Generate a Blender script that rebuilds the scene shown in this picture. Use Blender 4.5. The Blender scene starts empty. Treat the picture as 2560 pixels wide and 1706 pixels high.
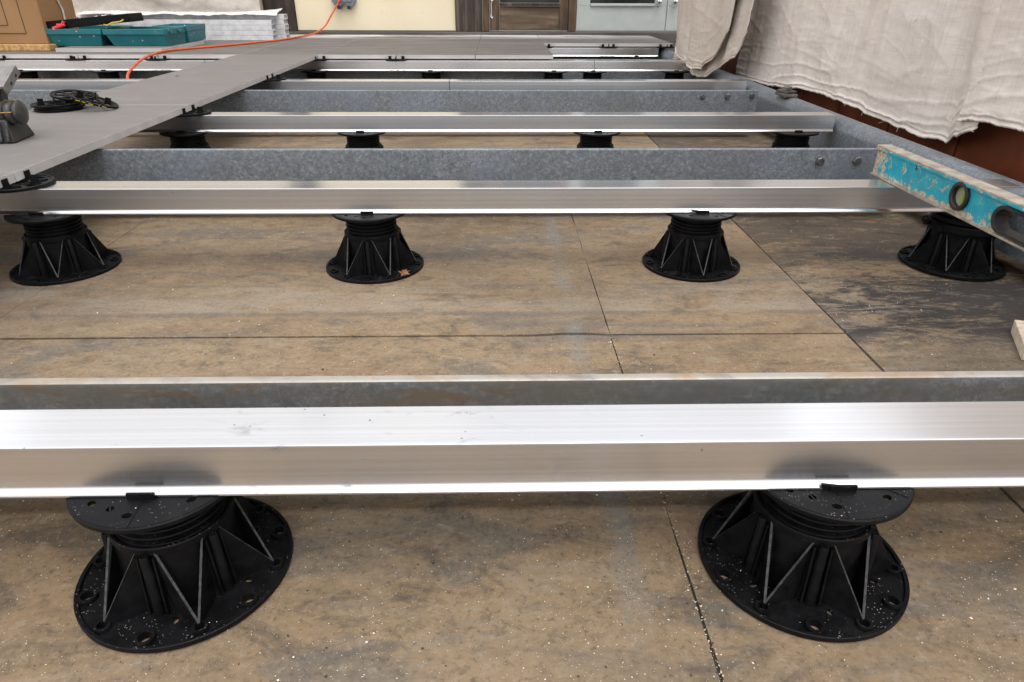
import bpy, bmesh, math, random
from mathutils import Vector, Matrix, noise
from mathutils.geometry import tessellate_polygon
R = math.radians
PI = math.pi
random.seed(7)
scene = bpy.context.scene
C = scene.collection

# ---------------------------------------------------------------- camera, sky, sun, exposure
F_PX, TH, PS, RO, HC = 1678.57, 0.48725, 0.021707, 0.0034954, 0.51917
fwd = Vector((math.sin(PS) * math.cos(TH), math.cos(PS) * math.cos(TH), -math.sin(TH)))
rgt = Vector((math.cos(PS), -math.sin(PS), 0))
upv = rgt.cross(fwd)
r2 = math.cos(RO) * rgt + math.sin(RO) * upv
u2 = -math.sin(RO) * rgt + math.cos(RO) * upv
cam_d = bpy.data.cameras.new("camera")
cam = bpy.data.objects.new("camera", cam_d)
C.objects.link(cam)
m3 = Matrix((r2, u2, -fwd)).transposed()
cam.matrix_world = Matrix.Translation((0, 0, HC)) @ m3.to_4x4()
cam_d.sensor_width = 36.0
cam_d.lens = 36.0 * F_PX / 2560.0
cam_d.clip_start = 0.02
cam_d.clip_end = 2000
scene.camera = cam

SUN_EL, SUN_ROT = R(66), R(165)
world = bpy.data.worlds.new("World")
scene.world = world
world.use_nodes = True
wn = world.node_tree
for n in list(wn.nodes):
    wn.nodes.remove(n)
sky = wn.nodes.new("ShaderNodeTexSky")
sky.sky_type = 'NISHITA'
sky.sun_disc = False
sky.sun_elevation = SUN_EL
sky.sun_rotation = SUN_ROT
sky.dust_density = 9.0
sky.air_density = 1.0
sky.ozone_density = 1.0
hs = wn.nodes.new("ShaderNodeHueSaturation")          # overcast: the blue is mostly washed out
hs.inputs['Saturation'].default_value = 0.12
bg = wn.nodes.new("ShaderNodeBackground")
bg.inputs['Strength'].default_value = 0.15
wo = wn.nodes.new("ShaderNodeOutputWorld")
wn.links.new(sky.outputs[0], hs.inputs['Color'])
veil = wn.nodes.new("ShaderNodeMix")                  # even cloud cover in front of the clear sky
veil.data_type = 'RGBA'
veil.inputs[0].default_value = 0.72
veil.inputs[7].default_value = (6.9, 6.95, 7.15, 1)
wn.links.new(hs.outputs[0], veil.inputs[6])
wn.links.new(veil.outputs[2], bg.inputs['Color'])
wn.links.new(bg.outputs[0], wo.inputs['Surface'])

sun_d = bpy.data.lights.new("sun", 'SUN')
sun_d.energy = 0.5
sun_d.angle = R(35)
sun_d.color = (1.0, 0.97, 0.93)
sun = bpy.data.objects.new("sun", sun_d)
C.objects.link(sun)
# direction towards the sun for SUN_ROT (sky rotation runs clockwise from +Y)
sd = Vector((math.sin(SUN_ROT) * math.cos(SUN_EL), math.cos(SUN_ROT) * math.cos(SUN_EL), math.sin(SUN_EL)))
sun.rotation_euler = sd.to_track_quat('Z', 'Y').to_euler()
sun.location = (0, 0, 6)

scene.cycles.diffuse_bounces = 2
scene.cycles.use_denoising = True
scene.view_settings.view_transform = 'Standard'
scene.view_settings.look = 'None'
scene.view_settings.gamma = 1.0
scene.view_settings.use_curve_mapping = False
scene.view_settings.exposure = 0.68

# ---------------------------------------------------------------- materials
def lin(h):
    h = h.lstrip('#')
    v = [int(h[i:i + 2], 16) / 255 for i in (0, 2, 4)]
    return tuple(c / 12.92 if c <= 0.04045 else ((c + 0.055) / 1.055) ** 2.4 for c in v) + (1.0,)

class Mat:
    """small node builder"""
    def __init__(s, name):
        s.m = bpy.data.materials.new(name)
        s.m.use_nodes = True
        s.t = s.m.node_tree
        s.b = s.t.nodes['Principled BSDF']
        s.co = s.t.nodes.new('ShaderNodeTexCoord').outputs['Object']
    def n(s, kind, **kw):
        nd = s.t.nodes.new(kind)
        for k, v in kw.items():
            setattr(nd, k, v)
        return nd
    def l(s, a, b):
        s.t.links.new(a, b)
    def put(s, sock, v):
        if isinstance(v, bpy.types.NodeSocket):
            s.l(v, sock)
        else:
            sock.default_value = v
    def world(s):
        s.co = s.n('ShaderNodeNewGeometry').outputs['Position']
    def per_object(s):
        """shift the pattern from one object to the next"""
        oi = s.n('ShaderNodeObjectInfo')
        mul = s.n('ShaderNodeVectorMath', operation='SCALE')
        cmb = s.n('ShaderNodeCombineXYZ')
        s.l(oi.outputs['Random'], cmb.inputs[0]); s.l(oi.outputs['Random'], cmb.inputs[1])
        s.l(cmb.outputs[0], mul.inputs[0]); mul.inputs['Scale'].default_value = 37.0
        add = s.n('ShaderNodeVectorMath', operation='ADD')
        s.l(s.co, add.inputs[0]); s.l(mul.outputs[0], add.inputs[1])
        s.co = add.outputs[0]
    def mapped(s, sc, rot=(0, 0, 0), loc=(0, 0, 0)):
        mp = s.n('ShaderNodeMapping')
        s.l(s.co, mp.inputs[0])
        mp.inputs['Scale'].default_value = sc
        mp.inputs['Rotation'].default_value = rot
        mp.inputs['Location'].default_value = loc
        return mp.outputs[0]
    def noise(s, scale, detail=4, rough=0.55, dist=0.0, sc=None, loc=(0, 0, 0), rot=(0, 0, 0)):
        nd = s.n('ShaderNodeTexNoise')
        s.l(s.mapped(sc or (1, 1, 1), rot, loc), nd.inputs['Vector'])
        nd.inputs['Scale'].default_value = scale
        nd.inputs['Detail'].default_value = detail
        nd.inputs['Roughness'].default_value = rough
        nd.inputs['Distortion'].default_value = dist
        return nd.outputs['Fac']
    def voro(s, scale, sc=None, feature='F1', out='Distance', rnd=1.0):
        nd = s.n('ShaderNodeTexVoronoi', feature=feature)
        s.l(s.mapped(sc or (1, 1, 1)), nd.inputs['Vector'])
        nd.inputs['Scale'].default_value = scale
        nd.inputs['Randomness'].default_value = rnd
        return nd.outputs[out]
    def step(s, fac, a, b, lo=0.0, hi=1.0):
        mr = s.n('ShaderNodeMapRange', interpolation_type='SMOOTHSTEP')
        s.put(mr.inputs['Value'], fac)
        mr.inputs['From Min'].default_value = a; mr.inputs['From Max'].default_value = b
        mr.inputs['To Min'].default_value = lo; mr.inputs['To Max'].default_value = hi
        return mr.outputs[0]
    def math(s, op, a, b=0.0, clamp=False):
        nd = s.n('ShaderNodeMath', operation=op, use_clamp=clamp)
        s.put(nd.inputs[0], a); s.put(nd.inputs[1], b)
        return nd.outputs[0]
    def mix(s, fac, a, b, blend='MIX'):
        nd = s.n('ShaderNodeMix', data_type='RGBA', blend_type=blend)
        s.put(nd.inputs[0], fac); s.put(nd.inputs[6], a); s.put(nd.inputs[7], b)
        return nd.outputs[2]
    def ramp(s, fac, stops):
        nd = s.n('ShaderNodeValToRGB')
        el = nd.color_ramp.elements
        while len(el) < len(stops):
            el.new(0.5)
        for e, (p, c) in zip(el, stops):
            e.position = p; e.color = c
        s.put(nd.inputs[0], fac)
        return nd.outputs[0]
    def bump(s, h, strength=0.3, dist=0.001):
        nd = s.n('ShaderNodeBump')
        nd.inputs['Strength'].default_value = strength
        nd.inputs['Distance'].default_value = dist
        s.l(h, nd.inputs['Height'])
        s.l(nd.outputs[0], s.b.inputs['Normal'])
    def set(s, color=None, rough=None, metal=None, spec=None):
        if color is not None: s.put(s.b.inputs['Base Color'], color)
        if rough is not None: s.put(s.b.inputs['Roughness'], rough)
        if metal is not None: s.put(s.b.inputs['Metallic'], metal)
        if spec is not None: s.put(s.b.inputs['Specular IOR Level'], spec)
        return s.m
    def axis(s, i):
        sp = s.n('ShaderNodeSeparateXYZ')
        s.l(s.co, sp.inputs[0])
        return sp.outputs[i]
    def up(s):
        g = s.n('ShaderNodeNewGeometry')
        sp = s.n('ShaderNodeSeparateXYZ')
        s.l(g.outputs['Normal'], sp.inputs[0])
        return sp.outputs[2]

def g(v, a=1.0):
    return (v, v, v, 1.0)

def plain(name, color, rough=0.5, metal=0.0, spec=0.5, var=0.12, scale=30):
    m = Mat(name)
    f = m.noise(scale, 5)
    dark = tuple(c * (1 - var) for c in color[:3]) + (1,)
    lite = tuple(min(1, c * (1 + var)) for c in color[:3]) + (1,)
    m.set(m.mix(m.step(f, 0.3, 0.7), dark, lite), m.step(f, 0.3, 0.7, rough * 0.85, min(1, rough * 1.15)), metal, spec)
    m.bump(m.noise(scale * 8, 3), 0.15, 0.0004)
    return m.m

def mat_alu():
    m = Mat('brushed_aluminium'); m.world()
    streak = m.noise(1.0, 3, 0.6, sc=(0.7, 200, 200))
    fine = m.noise(1.0, 2, 0.6, sc=(2, 900, 900))
    smear = m.noise(16, 6, 0.66, 0.5, sc=(1, 1.8, 1.8))
    hx = m.step(m.math('ABSOLUTE', m.math('ADD', m.axis(0), 0.10)), 0.22, 0.05)
    first_rail = m.step(m.axis(1), 0.62, 0.58)
    area = m.math('MAXIMUM', m.math('MULTIPLY', hx, first_rail), m.math('MULTIPLY', m.step(m.noise(2.2, 3, loc=(2.3, 0.6, 0)), 0.54, 0.68), 0.35))
    smudge = m.math('MULTIPLY', m.step(smear, 0.57, 0.70), area)
    c = m.mix(m.step(streak, 0.35, 0.65), (0.74, 0.74, 0.755, 1), (0.80, 0.80, 0.81, 1))
    c = m.mix(m.math('MULTIPLY', smudge, 0.85), c, (0.33, 0.33, 0.35, 1))
    spot = m.step(m.voro(64, rnd=1.0), 0.085, 0.055)
    gate = m.math('MAXIMUM', m.step(m.noise(4, 2, loc=(3, 1, 0)), 0.57, 0.63), m.math('MULTIPLY', first_rail, m.math('MULTIPLY', m.step(m.axis(0), 0.02, -0.06), m.step(m.noise(7, 2), 0.46, 0.52))))
    c = m.mix(m.math('MULTIPLY', m.math('MULTIPLY', spot, gate), 0.75), c, (0.12, 0.10, 0.09, 1))
    r = m.math('ADD', m.step(streak, 0.3, 0.7, 0.21, 0.235), m.math('MULTIPLY', smudge, 0.12))
    tg = m.n('ShaderNodeCombineXYZ'); tg.inputs[0].default_value = 1.0        # drawn along x: the gloss spreads across the lines
    m.l(tg.outputs[0], m.b.inputs['Tangent'])
    m.b.inputs['Anisotropic'].default_value = 0.85
    m.b.inputs['Anisotropic Rotation'].default_value = 0.25
    m.bump(m.math('ADD', streak, m.math('MULTIPLY', fine, 0.5)), 0.010, 0.0003)
    return m.set(c, r, 1.0)

def mat_galv(name='galvanised_steel', rust=0.0):
    m = Mat(name); m.world()
    a = m.noise(95, 6, 0.68, 0.9)
    b = m.noise(7, 4, 0.6, 0.3)
    sp = m.voro(210, out='Color')
    sepc = m.n('ShaderNodeSeparateColor'); m.l(sp, sepc.inputs[0])
    c = m.ramp(m.math('ADD', m.math('MULTIPLY', a, 0.84), m.math('MULTIPLY', sepc.outputs[0], 0.16)),
               [(0.28, (0.115, 0.132, 0.152, 1)), (0.44, (0.155, 0.174, 0.196, 1)), (0.56, (0.205, 0.228, 0.245, 1)), (0.72, (0.33, 0.36, 0.365, 1))])
    c = m.mix(m.math('MULTIPLY', m.step(b, 0.44, 0.70), 0.34), c, (0.20, 0.235, 0.30, 1))
    lace = m.step(m.math('ABSOLUTE', m.math('SUBTRACT', m.noise(70, 4, 0.6, 1.6), 0.5)), 0.03, 0.0)
    c = m.mix(m.math('MULTIPLY', m.math('MULTIPLY', lace, m.step(m.noise(5, 3, loc=(2, 2, 0)), 0.5, 0.62)), 0.5), c, (0.50, 0.55, 0.62, 1))
    dirt = m.step(m.noise(4, 5, 0.65, loc=(9, 4, 2)), 0.5, 0.72)
    c = m.mix(m.math('MULTIPLY', dirt, 0.45), c, (0.135, 0.135, 0.122, 1))
    if rust:
        rs = m.step(m.noise(11, 7, 0.75, 1.0, sc=(0.5, 1, 2.0)), 0.53, 0.62)
        z = m.step(m.axis(2), 0.125, 0.160)
        c = m.mix(m.math('MULTIPLY', m.math('MULTIPLY', rs, z), rust), c, (0.24, 0.13, 0.05, 1))
        wash = m.step(m.noise(5, 6, 0.7, 0.6, sc=(0.6, 1, 3), loc=(1, 7, 0)), 0.36, 0.58)
        c = m.mix(m.math('MULTIPLY', m.math('MULTIPLY', wash, z), rust * 0.75), c, (0.145, 0.115, 0.075, 1))
        c = m.mix(m.step(m.noise(8, 6, 0.7, 1.2, sc=(0.5, 1, 2)), 0.3, 0.7, 0.05, 0.55), c, (0.150, 0.150, 0.138, 1))
        c = m.mix(m.math('MULTIPLY', m.step(m.up(), 0.3, 0.8), m.step(m.noise(16, 6, 0.7, 0.5, sc=(0.7, 1, 1)), 0.3, 0.55, 0.25, 0.85)), c, (0.40, 0.375, 0.33, 1))
        c = m.mix(m.math('MULTIPLY', m.math('MULTIPLY', m.step(m.up(), 0.3, 0.8), m.step(m.noise(9, 6, 0.7, 0.5, loc=(4, 4, 4)), 0.50, 0.60)), 0.6), c, (0.34, 0.21, 0.115, 1))
    m.bump(a, 0.25, 0.0006)
    return m.set(c, m.step(a, 0.3, 0.7, 0.38, 0.55), 0.35)

def mat_floor(name, soot):
    m = Mat(name); m.world()
    big = m.noise(2.3, 6, 0.6, 0.5, sc=(0.7, 1.5, 1))
    mid = m.noise(13, 10, 0.74, 0.9, sc=(0.6, 1.3, 1))
    grit = m.noise(48, 8, 0.75, 0.6, sc=(0.8, 1.15, 1))
    fine = m.noise(150, 6, 0.8)
    c = m.ramp(big, [(0.30, (0.160, 0.109, 0.063, 1)), (0.44, (0.226, 0.154, 0.088, 1)), (0.56, (0.248, 0.176, 0.105, 1)), (0.70, (0.214, 0.166, 0.114, 1))])
    c = m.mix(m.math('MULTIPLY', m.step(mid, 0.50, 0.34), 0.74), c, (0.078, 0.062, 0.046, 1))
    c = m.mix(m.math('MULTIPLY', m.step(mid, 0.52, 0.66), 0.60), c, (0.270, 0.222, 0.165, 1))
    grey = m.step(m.noise(4.2, 8, 0.70, 1.0, sc=(0.55, 1.8, 1), loc=(5, 3, 0)), 0.50, 0.62)
    c = m.mix(m.math('MULTIPLY', grey, 0.68), c, (0.125, 0.112, 0.095, 1))
    red = m.step(m.noise(6, 7, 0.72, 0.4, loc=(11, 2, 0)), 0.54, 0.66)
    c = m.mix(m.math('MULTIPLY', red, 0.32), c, (0.185, 0.115, 0.070, 1))
    blotch = m.step(m.noise(19, 8, 0.75, 1.2, sc=(0.8, 1.2, 1), loc=(7, 7, 0)), 0.58, 0.68)
    c = m.mix(m.math('MULTIPLY', blotch, 0.5), c, (0.062, 0.050, 0.040, 1))
    c = m.mix(m.math('MULTIPLY', m.step(grit, 0.49, 0.36), 0.42), c, (0.070, 0.056, 0.043, 1))
    c = m.mix(m.math('MULTIPLY', m.step(grit, 0.53, 0.66), 0.45), c, (0.330, 0.262, 0.188, 1))
    scuff = m.math('MULTIPLY', m.step(m.math('ABSOLUTE', m.math('SUBTRACT', m.axis(1), 1.150)), 0.075, 0.045), m.step(m.noise(6, 8, 0.72, 0.8, sc=(0.5, 2, 1), loc=(2, 5, 0)), 0.42, 0.60))
    c = m.mix(m.math('MULTIPLY', scuff, 0.5), c, (0.290, 0.245, 0.195, 1))
    stain = m.step(m.noise(1.5, 5, 0.6, 0.5, loc=(8, 1, 0)), 0.48, 0.68)
    c = m.mix(m.math('MULTIPLY', stain, 0.40), c, (0.100, 0.080, 0.060, 1))
    # scuffed bluish streak along the old joint and two scuffed bands across
    x = m.axis(0); y = m.axis(1)
    wob = m.math('MULTIPLY', m.math('SUBTRACT', m.noise(9, 3), 0.5), 0.035)
    dx = m.math('ABSOLUTE', m.math('SUBTRACT', m.math('ADD', x, wob), 0.128))
    st = m.math('MULTIPLY', m.step(dx, 0.022, 0.008), m.step(m.noise(10, 5, 0.7, sc=(1, 0.6, 1), loc=(1, 1, 0)), 0.40, 0.62))
    c = m.mix(m.math('MULTIPLY', st, 0.5), c, (0.19, 0.185, 0.17, 1))
    for yy, w in ((1.085, 0.012), (1.213, 0.006)):
        dy = m.math('ABSOLUTE', m.math('SUBTRACT', m.math('ADD', y, m.math('MULTIPLY', wob, 0.25)), yy))
        bd = m.math('MULTIPLY', m.step(dy, w, w * 0.2), m.step(m.noise(6, 5, 0.7, sc=(1, 1, 1), loc=(yy, 1, 0)), 0.36, 0.6))
        c = m.mix(m.math('MULTIPLY', bd, 0.55), c, (0.105, 0.095, 0.088, 1))
    c = m.mix(m.math('MULTIPLY', m.step(fine, 0.47, 0.34), 0.62), c, (0.055, 0.044, 0.035, 1))
    c = m.mix(m.math('MULTIPLY', m.step(fine, 0.55, 0.68), 0.40), c, (0.36, 0.31, 0.25, 1))
    pit = m.math('MULTIPLY', m.step(m.voro(85), 0.10, 0.05), m.step(m.noise(3, 2), 0.45, 0.6))
    c = m.mix(m.math('MULTIPLY', pit, 0.6), c, (0.07, 0.055, 0.045, 1))
    if soot:
        s1 = m.noise(3.6, 6, 0.62, 0.8, sc=(0.5, 1.5, 1), rot=(0, 0, 0.15), loc=(0.4, 0.2, 0))
        s2 = m.noise(15, 9, 0.74, 1.3, sc=(0.5, 1.5, 1), rot=(0, 0, 0.22))
        s3 = m.noise(62, 6, 0.75, 1.0, sc=(0.5, 1.4, 1), rot=(0, 0, -0.2))
        area = m.step(y, 0.92, 1.02, 0.22, 1.0)
        far = m.step(y, 1.35, 1.18, 0.70, 1.0)
        v = m.math('ADD', m.math('ADD', m.math('MULTIPLY', s1, 0.34), m.math('MULTIPLY', s2, 0.40)), m.math('MULTIPLY', s3, 0.26))
        sm = m.step(v, 0.418, 0.515)
        c = m.mix(m.math('MULTIPLY', m.math('MULTIPLY', sm, m.math('MULTIPLY', area, far)), 0.93), c, (0.024, 0.022, 0.023, 1))
    m.bump(m.math('ADD', m.math('MULTIPLY', mid, 0.4), m.math('MULTIPLY', grit, 0.5)), 0.4, 0.003)
    return m.set(c, m.step(mid, 0.3, 0.7, 0.62, 0.85), 0.0, 0.35)

def mat_plastic(name='black_plastic', dust=1.0):
    m = Mat(name); m.world()
    f = m.noise(60, 4)
    c = m.mix(m.step(f, 0.35, 0.7), (0.0035, 0.0035, 0.004, 1), (0.0065, 0.0065, 0.0075, 1))
    speck = m.step(m.voro(300), 0.20, 0.10)
    gate = m.step(m.noise(16, 5, 0.75), 0.46, 0.60)
    flat = m.step(m.up(), 0.6, 0.9)
    k = m.math('MULTIPLY', m.math('MULTIPLY', speck, gate), flat)
    c = m.mix(m.math('MULTIPLY', k, 0.40 * dust), c, (0.55, 0.53, 0.50, 1))
    film = m.math('MULTIPLY', m.step(m.noise(18, 6, 0.7, 0.5, loc=(4, 1, 2)), 0.5, 0.75), flat)
    c = m.mix(m.math('MULTIPLY', film, 0.02 * dust), c, (0.30, 0.28, 0.26, 1))
    scr = m.step(m.noise(40, 5, 0.75, 1.0, sc=(1, 1, 0.5)), 0.58, 0.8)
    c = m.mix(m.math('MULTIPLY', scr, 0.03), c, (0.25, 0.23, 0.21, 1))
    m.bump(m.noise(900, 2), 0.12, 0.0003)
    return m.set(c, m.step(f, 0.3, 0.7, 0.42, 0.58), 0.0, 0.14)

def mat_tile(name, c0, c1, chalk=False):
    m = Mat(name); m.world()
    grain = m.noise(5, 6, 0.6, 0.5, sc=(0.6, 2.6, 1))
    fine = m.noise(260, 4, 0.7)
    c = m.mix(m.step(grain, 0.3, 0.7), c0, c1)
    c = m.mix(m.math('MULTIPLY', m.step(fine, 0.45, 0.30), 0.35), c, tuple(v * 0.55 for v in c0[:3]) + (1,))
    c = m.mix(m.math('MULTIPLY', m.step(fine, 0.57, 0.7), 0.3), c, tuple(min(1, v * 1.4) for v in c1[:3]) + (1,))
    dust = m.step(m.noise(9, 6, 0.7, 0.3), 0.52, 0.72)
    c = m.mix(m.math('MULTIPLY', dust, 0.15), c, (0.32, 0.30, 0.285, 1))
    if chalk:
        y = m.axis(1)
        w = m.math('MULTIPLY', m.step(y, 4.9, 5.28), m.step(m.noise(3.2, 6, 0.68, 0.6, sc=(0.5, 2.4, 1)), 0.38, 0.58))
        c = m.mix(m.math('MULTIPLY', w, 0.9), c, (0.60, 0.58, 0.56, 1))
        mark = m.step(m.noise(3, 6, 0.7, 0.8, sc=(0.8, 2.4, 1), loc=(3, 0, 0)), 0.56, 0.66)
        c = m.mix(m.math('MULTIPLY', mark, 0.4), c, (0.10, 0.09, 0.085, 1))
    m.bump(fine, 0.2, 0.0006)
    return m.set(c, m.step(fine, 0.3, 0.7, 0.6, 0.78), 0.0, 0.28)

def mat_canvas(name, c0, c1, dirt=0.5):
    m = Mat(name); m.world()
    big = m.noise(5, 6, 0.6, 0.4)
    c = m.mix(m.step(big, 0.3, 0.7), c0, c1)
    slub = m.noise(1.0, 4, 0.75, sc=(12, 12, 420))
    slub2 = m.noise(1.0, 4, 0.75, sc=(12, 420, 10))
    wide = m.noise(1.0, 4, 0.7, sc=(8, 130, 5))
    th = m.math('MAXIMUM', slub, slub2)
    c = m.mix(m.math('MULTIPLY', m.step(th, 0.50, 0.68), 0.38), c, tuple(v * 0.62 for v in c0[:3]) + (1,))
    c = m.mix(m.math('MULTIPLY', m.step(wide, 0.50, 0.66), 0.22), c, tuple(v * 0.72 for v in c0[:3]) + (1,))
    c = m.mix(m.math('MULTIPLY', m.step(m.noise(60, 6, 0.75, 0.5), 0.50, 0.66), 0.2), c, tuple(min(1, v * 1.25) for v in c1[:3]) + (1,))
    run = m.step(m.noise(1.0, 5, 0.7, 0.6, sc=(6, 9, 1.6)), 0.58, 0.76)
    c = m.mix(m.math('MULTIPLY', run, 0.25 * dirt), c, (0.36, 0.25, 0.15, 1))
    stain = m.step(m.noise(13, 6, 0.72, 0.6, loc=(4, 8, 1)), 0.62, 0.76)
    c = m.mix(m.math('MULTIPLY', stain, 0.5 * dirt), c, (0.19, 0.165, 0.14, 1))
    blot = m.math('MULTIPLY', m.step(m.voro(11), 0.07, 0.035), 0.85)
    c = m.mix(m.math('MULTIPLY', blot, dirt), c, (0.85, 0.84, 0.82, 1))
    wx = m.n('ShaderNodeTexWave', wave_type='BANDS', bands_direction='Y'); m.l(m.co, wx.inputs[0]); wx.inputs['Scale'].default_value = 240; wx.inputs['Distortion'].default_value = 1.5
    wz = m.n('ShaderNodeTexWave', wave_type='BANDS', bands_direction='Z'); m.l(m.co, wz.inputs[0]); wz.inputs['Scale'].default_value = 240; wz.inputs['Distortion'].default_value = 1.5
    weave = m.math('ADD', wx.outputs['Fac'], wz.outputs['Fac'])
    wr = m.noise(30, 6, 0.62, 0.8, sc=(1, 0.7, 1.6))
    m.bump(m.math('ADD', m.math('MULTIPLY', weave, 0.12), m.math('MULTIPLY', wr, 0.25)), 0.3, 0.003)
    return m.set(c, 0.92, 0.0, 0.12)

def mat_wood(name, c0, c1, c2, vertical=True, grain=1.0):
    m = Mat(name); m.world()
    sc = (26, 26, 1.6) if vertical else (1.6, 26, 26)
    n1 = m.noise(1.0, 6, 0.65, 0.7, sc=sc)
    n2 = m.noise(3.0, 5, 0.6, 0.3)
    c = m.ramp(n1, [(0.3, c0), (0.52, c1), (0.72, c2)])
    c = m.mix(m.math('MULTIPLY', m.step(n2, 0.45, 0.70), 0.45), c, tuple(v * 0.45 for v in c0[:3]) + (1,))
    m.bump(n1, 0.35, 0.002)
    return m.set(c, 0.68, 0.0, 0.3)

def mat_worn_blue():
    m = Mat('worn_blue_paint'); m.world()
    a = m.noise(66, 9, 0.74, 0.6)
    b = m.noise(160, 4, 0.7)
    c = m.mix(m.step(m.noise(30, 4), 0.3, 0.7), (0.004, 0.27, 0.36, 1), (0.012, 0.35, 0.44, 1))
    z = m.axis(2)
    low = m.step(z, 0.192, 0.174)
    hi = m.step(z, 0.222, 0.231)
    y = m.axis(1)
    end = m.step(y, 1.33, 1.385)
    v = m.math('ADD', m.math('ADD', a, m.math('MULTIPLY', m.math('MAXIMUM', low, end), 0.15)), m.math('MULTIPLY', hi, 0.05))
    w = m.step(v, 0.55, 0.62)
    tan = m.mix(m.step(b, 0.4, 0.6), (0.36, 0.27, 0.17, 1), (0.55, 0.47, 0.36, 1))
    tan = m.mix(m.math('MULTIPLY', m.step(m.noise(70, 4, loc=(2, 2, 2)), 0.58, 0.68), 0.8), tan, (0.25, 0.12, 0.05, 1))
    c = m.mix(w, c, tan)
    c = m.mix(m.math('MULTIPLY', m.step(b, 0.62, 0.72), 0.5), c, (0.45, 0.42, 0.36, 1))
    m.bump(m.math('SUBTRACT', b, w), 0.3, 0.0006)
    return m.set(c, m.step(w, 0, 1, 0.38, 0.7), 0.0, 0.5)

def mat_cream():
    m = Mat('cream_render'); m.world()
    n1 = m.noise(2.5, 5, 0.6, 0.3)
    c = m.mix(m.step(n1, 0.3, 0.7), (0.76, 0.655, 0.46, 1), (0.80, 0.705, 0.52, 1))
    st = m.step(m.noise(9, 6, 0.7, 0.5), 0.63, 0.75)
    c = m.mix(m.math('MULTIPLY', st, 0.35), c, (0.42, 0.33, 0.21, 1))
    m.bump(m.noise(240, 4), 0.25, 0.001)
    return m.set(c, 0.75, 0.0, 0.3)

M = {}
M['alu'] = mat_alu()
M['galv'] = mat_galv()
M['galv_rust'] = mat_galv('rust_marked_galvanised_steel', 0.9)
M['floor'] = mat_floor('dusty_membrane', False)
M['floor_soot'] = mat_floor('soot_marked_membrane', True)
M['gap'] = plain('seam_dirt', (0.035, 0.028, 0.022, 1), 0.9)
M['black'] = mat_plastic()
M['black_clean'] = mat_plastic('plain_black_plastic', 0.35)
M['black_worn_lit'] = plain('scuffed_skylit_black_plastic', (0.045, 0.044, 0.044, 1), 0.6, 0, 0.3, 0.5, 200)
M['strip'] = mat_tile('grey_porcelain', (0.165, 0.150, 0.142, 1), (0.185, 0.169, 0.160, 1))
M['edge'] = mat_tile('porcelain_edge', (0.40, 0.375, 0.36, 1), (0.48, 0.455, 0.44, 1))
M['deck'] = mat_tile('grained_porcelain', (0.115, 0.102, 0.095, 1), (0.165, 0.150, 0.140, 1), True)
M['canvas'] = mat_canvas('linen_drop_cloth', (0.72, 0.635, 0.57, 1), (0.82, 0.745, 0.68, 1), 0.85)
M['canvas_dark'] = mat_canvas('stained_drop_cloth', (0.62, 0.535, 0.46, 1), (0.71, 0.635, 0.56, 1), 0.9)
M['canvas_back'] = mat_canvas('grey_drop_cloth', (0.48, 0.42, 0.37, 1), (0.60, 0.55, 0.50, 1), 1.0)
M['cream'] = mat_cream()
M['post'] = mat_wood('dark_weathered_timber', (0.022, 0.015, 0.012, 1), (0.055, 0.039, 0.030, 1), (0.15, 0.12, 0.095, 1))
M['door_wood'] = mat_wood('varnished_timber', (0.05, 0.029, 0.017, 1), (0.105, 0.066, 0.040, 1), (0.20, 0.14, 0.095, 1))
M['door_wood_h'] = mat_wood('flaking_varnished_timber', (0.07, 0.040, 0.022, 1), (0.17, 0.115, 0.075, 1), (0.26, 0.20, 0.15, 1), False)
M['green'] = plain('grey_green_paint', (0.40, 0.43, 0.405, 1), 0.5, 0, 0.4, 0.05, 12)
M['sill'] = mat_wood('dark_threshold', (0.055, 0.048, 0.044, 1), (0.10, 0.088, 0.080, 1), (0.17, 0.155, 0.145, 1), False)
M['chrome'] = plain('chrome', (0.75, 0.75, 0.76, 1), 0.12, 1.0, 0.5, 0.04)
M['wall'] = plain('rust_red_tile', (0.19, 0.050, 0.020, 1), 0.45, 0, 0.4, 0.25, 9)
M['grout'] = plain('pale_grout', (0.34, 0.26, 0.19, 1), 0.9)
M['bolt'] = plain('dull_bolt_steel', (0.14, 0.135, 0.13, 1), 0.45, 0.8, 0.5, 0.3, 90)
M['teal'] = None
M['orange'] = plain('orange_rubber', (0.62, 0.095, 0.03, 1), 0.45, 0, 0.4, 0.1)
M['card'] = None
M['fibre'] = plain('fibreboard', (0.45, 0.27, 0.11, 1), 0.85, 0, 0.2, 0.35, 60)
M['white_alu'] = plain('white_coated_profile', (0.60, 0.60, 0.605, 1), 0.35, 0, 0.5, 0.14, 25)
M['film'] = plain('crumpled_white_film', (0.66, 0.64, 0.62, 1), 0.5, 0, 0.4, 0.1, 25)
M['dark'] = plain('dark_hollow', (0.02, 0.02, 0.02, 1), 0.8)
M['red'] = plain('red_plastic', (0.70, 0.035, 0.04, 1), 0.35)
M['yellow'] = plain('yellow_plastic', (0.50, 0.38, 0.02, 1), 0.4)
M['ink'] = plain('black_ink', (0.015, 0.013, 0.012, 1), 0.7)
M['outlet'] = plain('grey_outlet_plastic', (0.16, 0.175, 0.195, 1), 0.4, 0, 0.5, 0.08)
M['rubber'] = plain('worn_grey_rubber', (0.034, 0.033, 0.031, 1), 0.40, 0, 0.5, 0.35, 70)
M['tool'] = plain('dirty_dark_plastic', (0.019, 0.018, 0.017, 1), 0.5, 0, 0.4, 0.5, 40)
M['plate'] = plain('scuffed_tool_plate', (0.24, 0.225, 0.215, 1), 0.42, 0.6, 0.5, 0.15, 60)
M['tan_metal'] = plain('dirt_coated_metal', (0.36, 0.315, 0.26, 1), 0.55, 0.3, 0.4, 0.28, 45)
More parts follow.
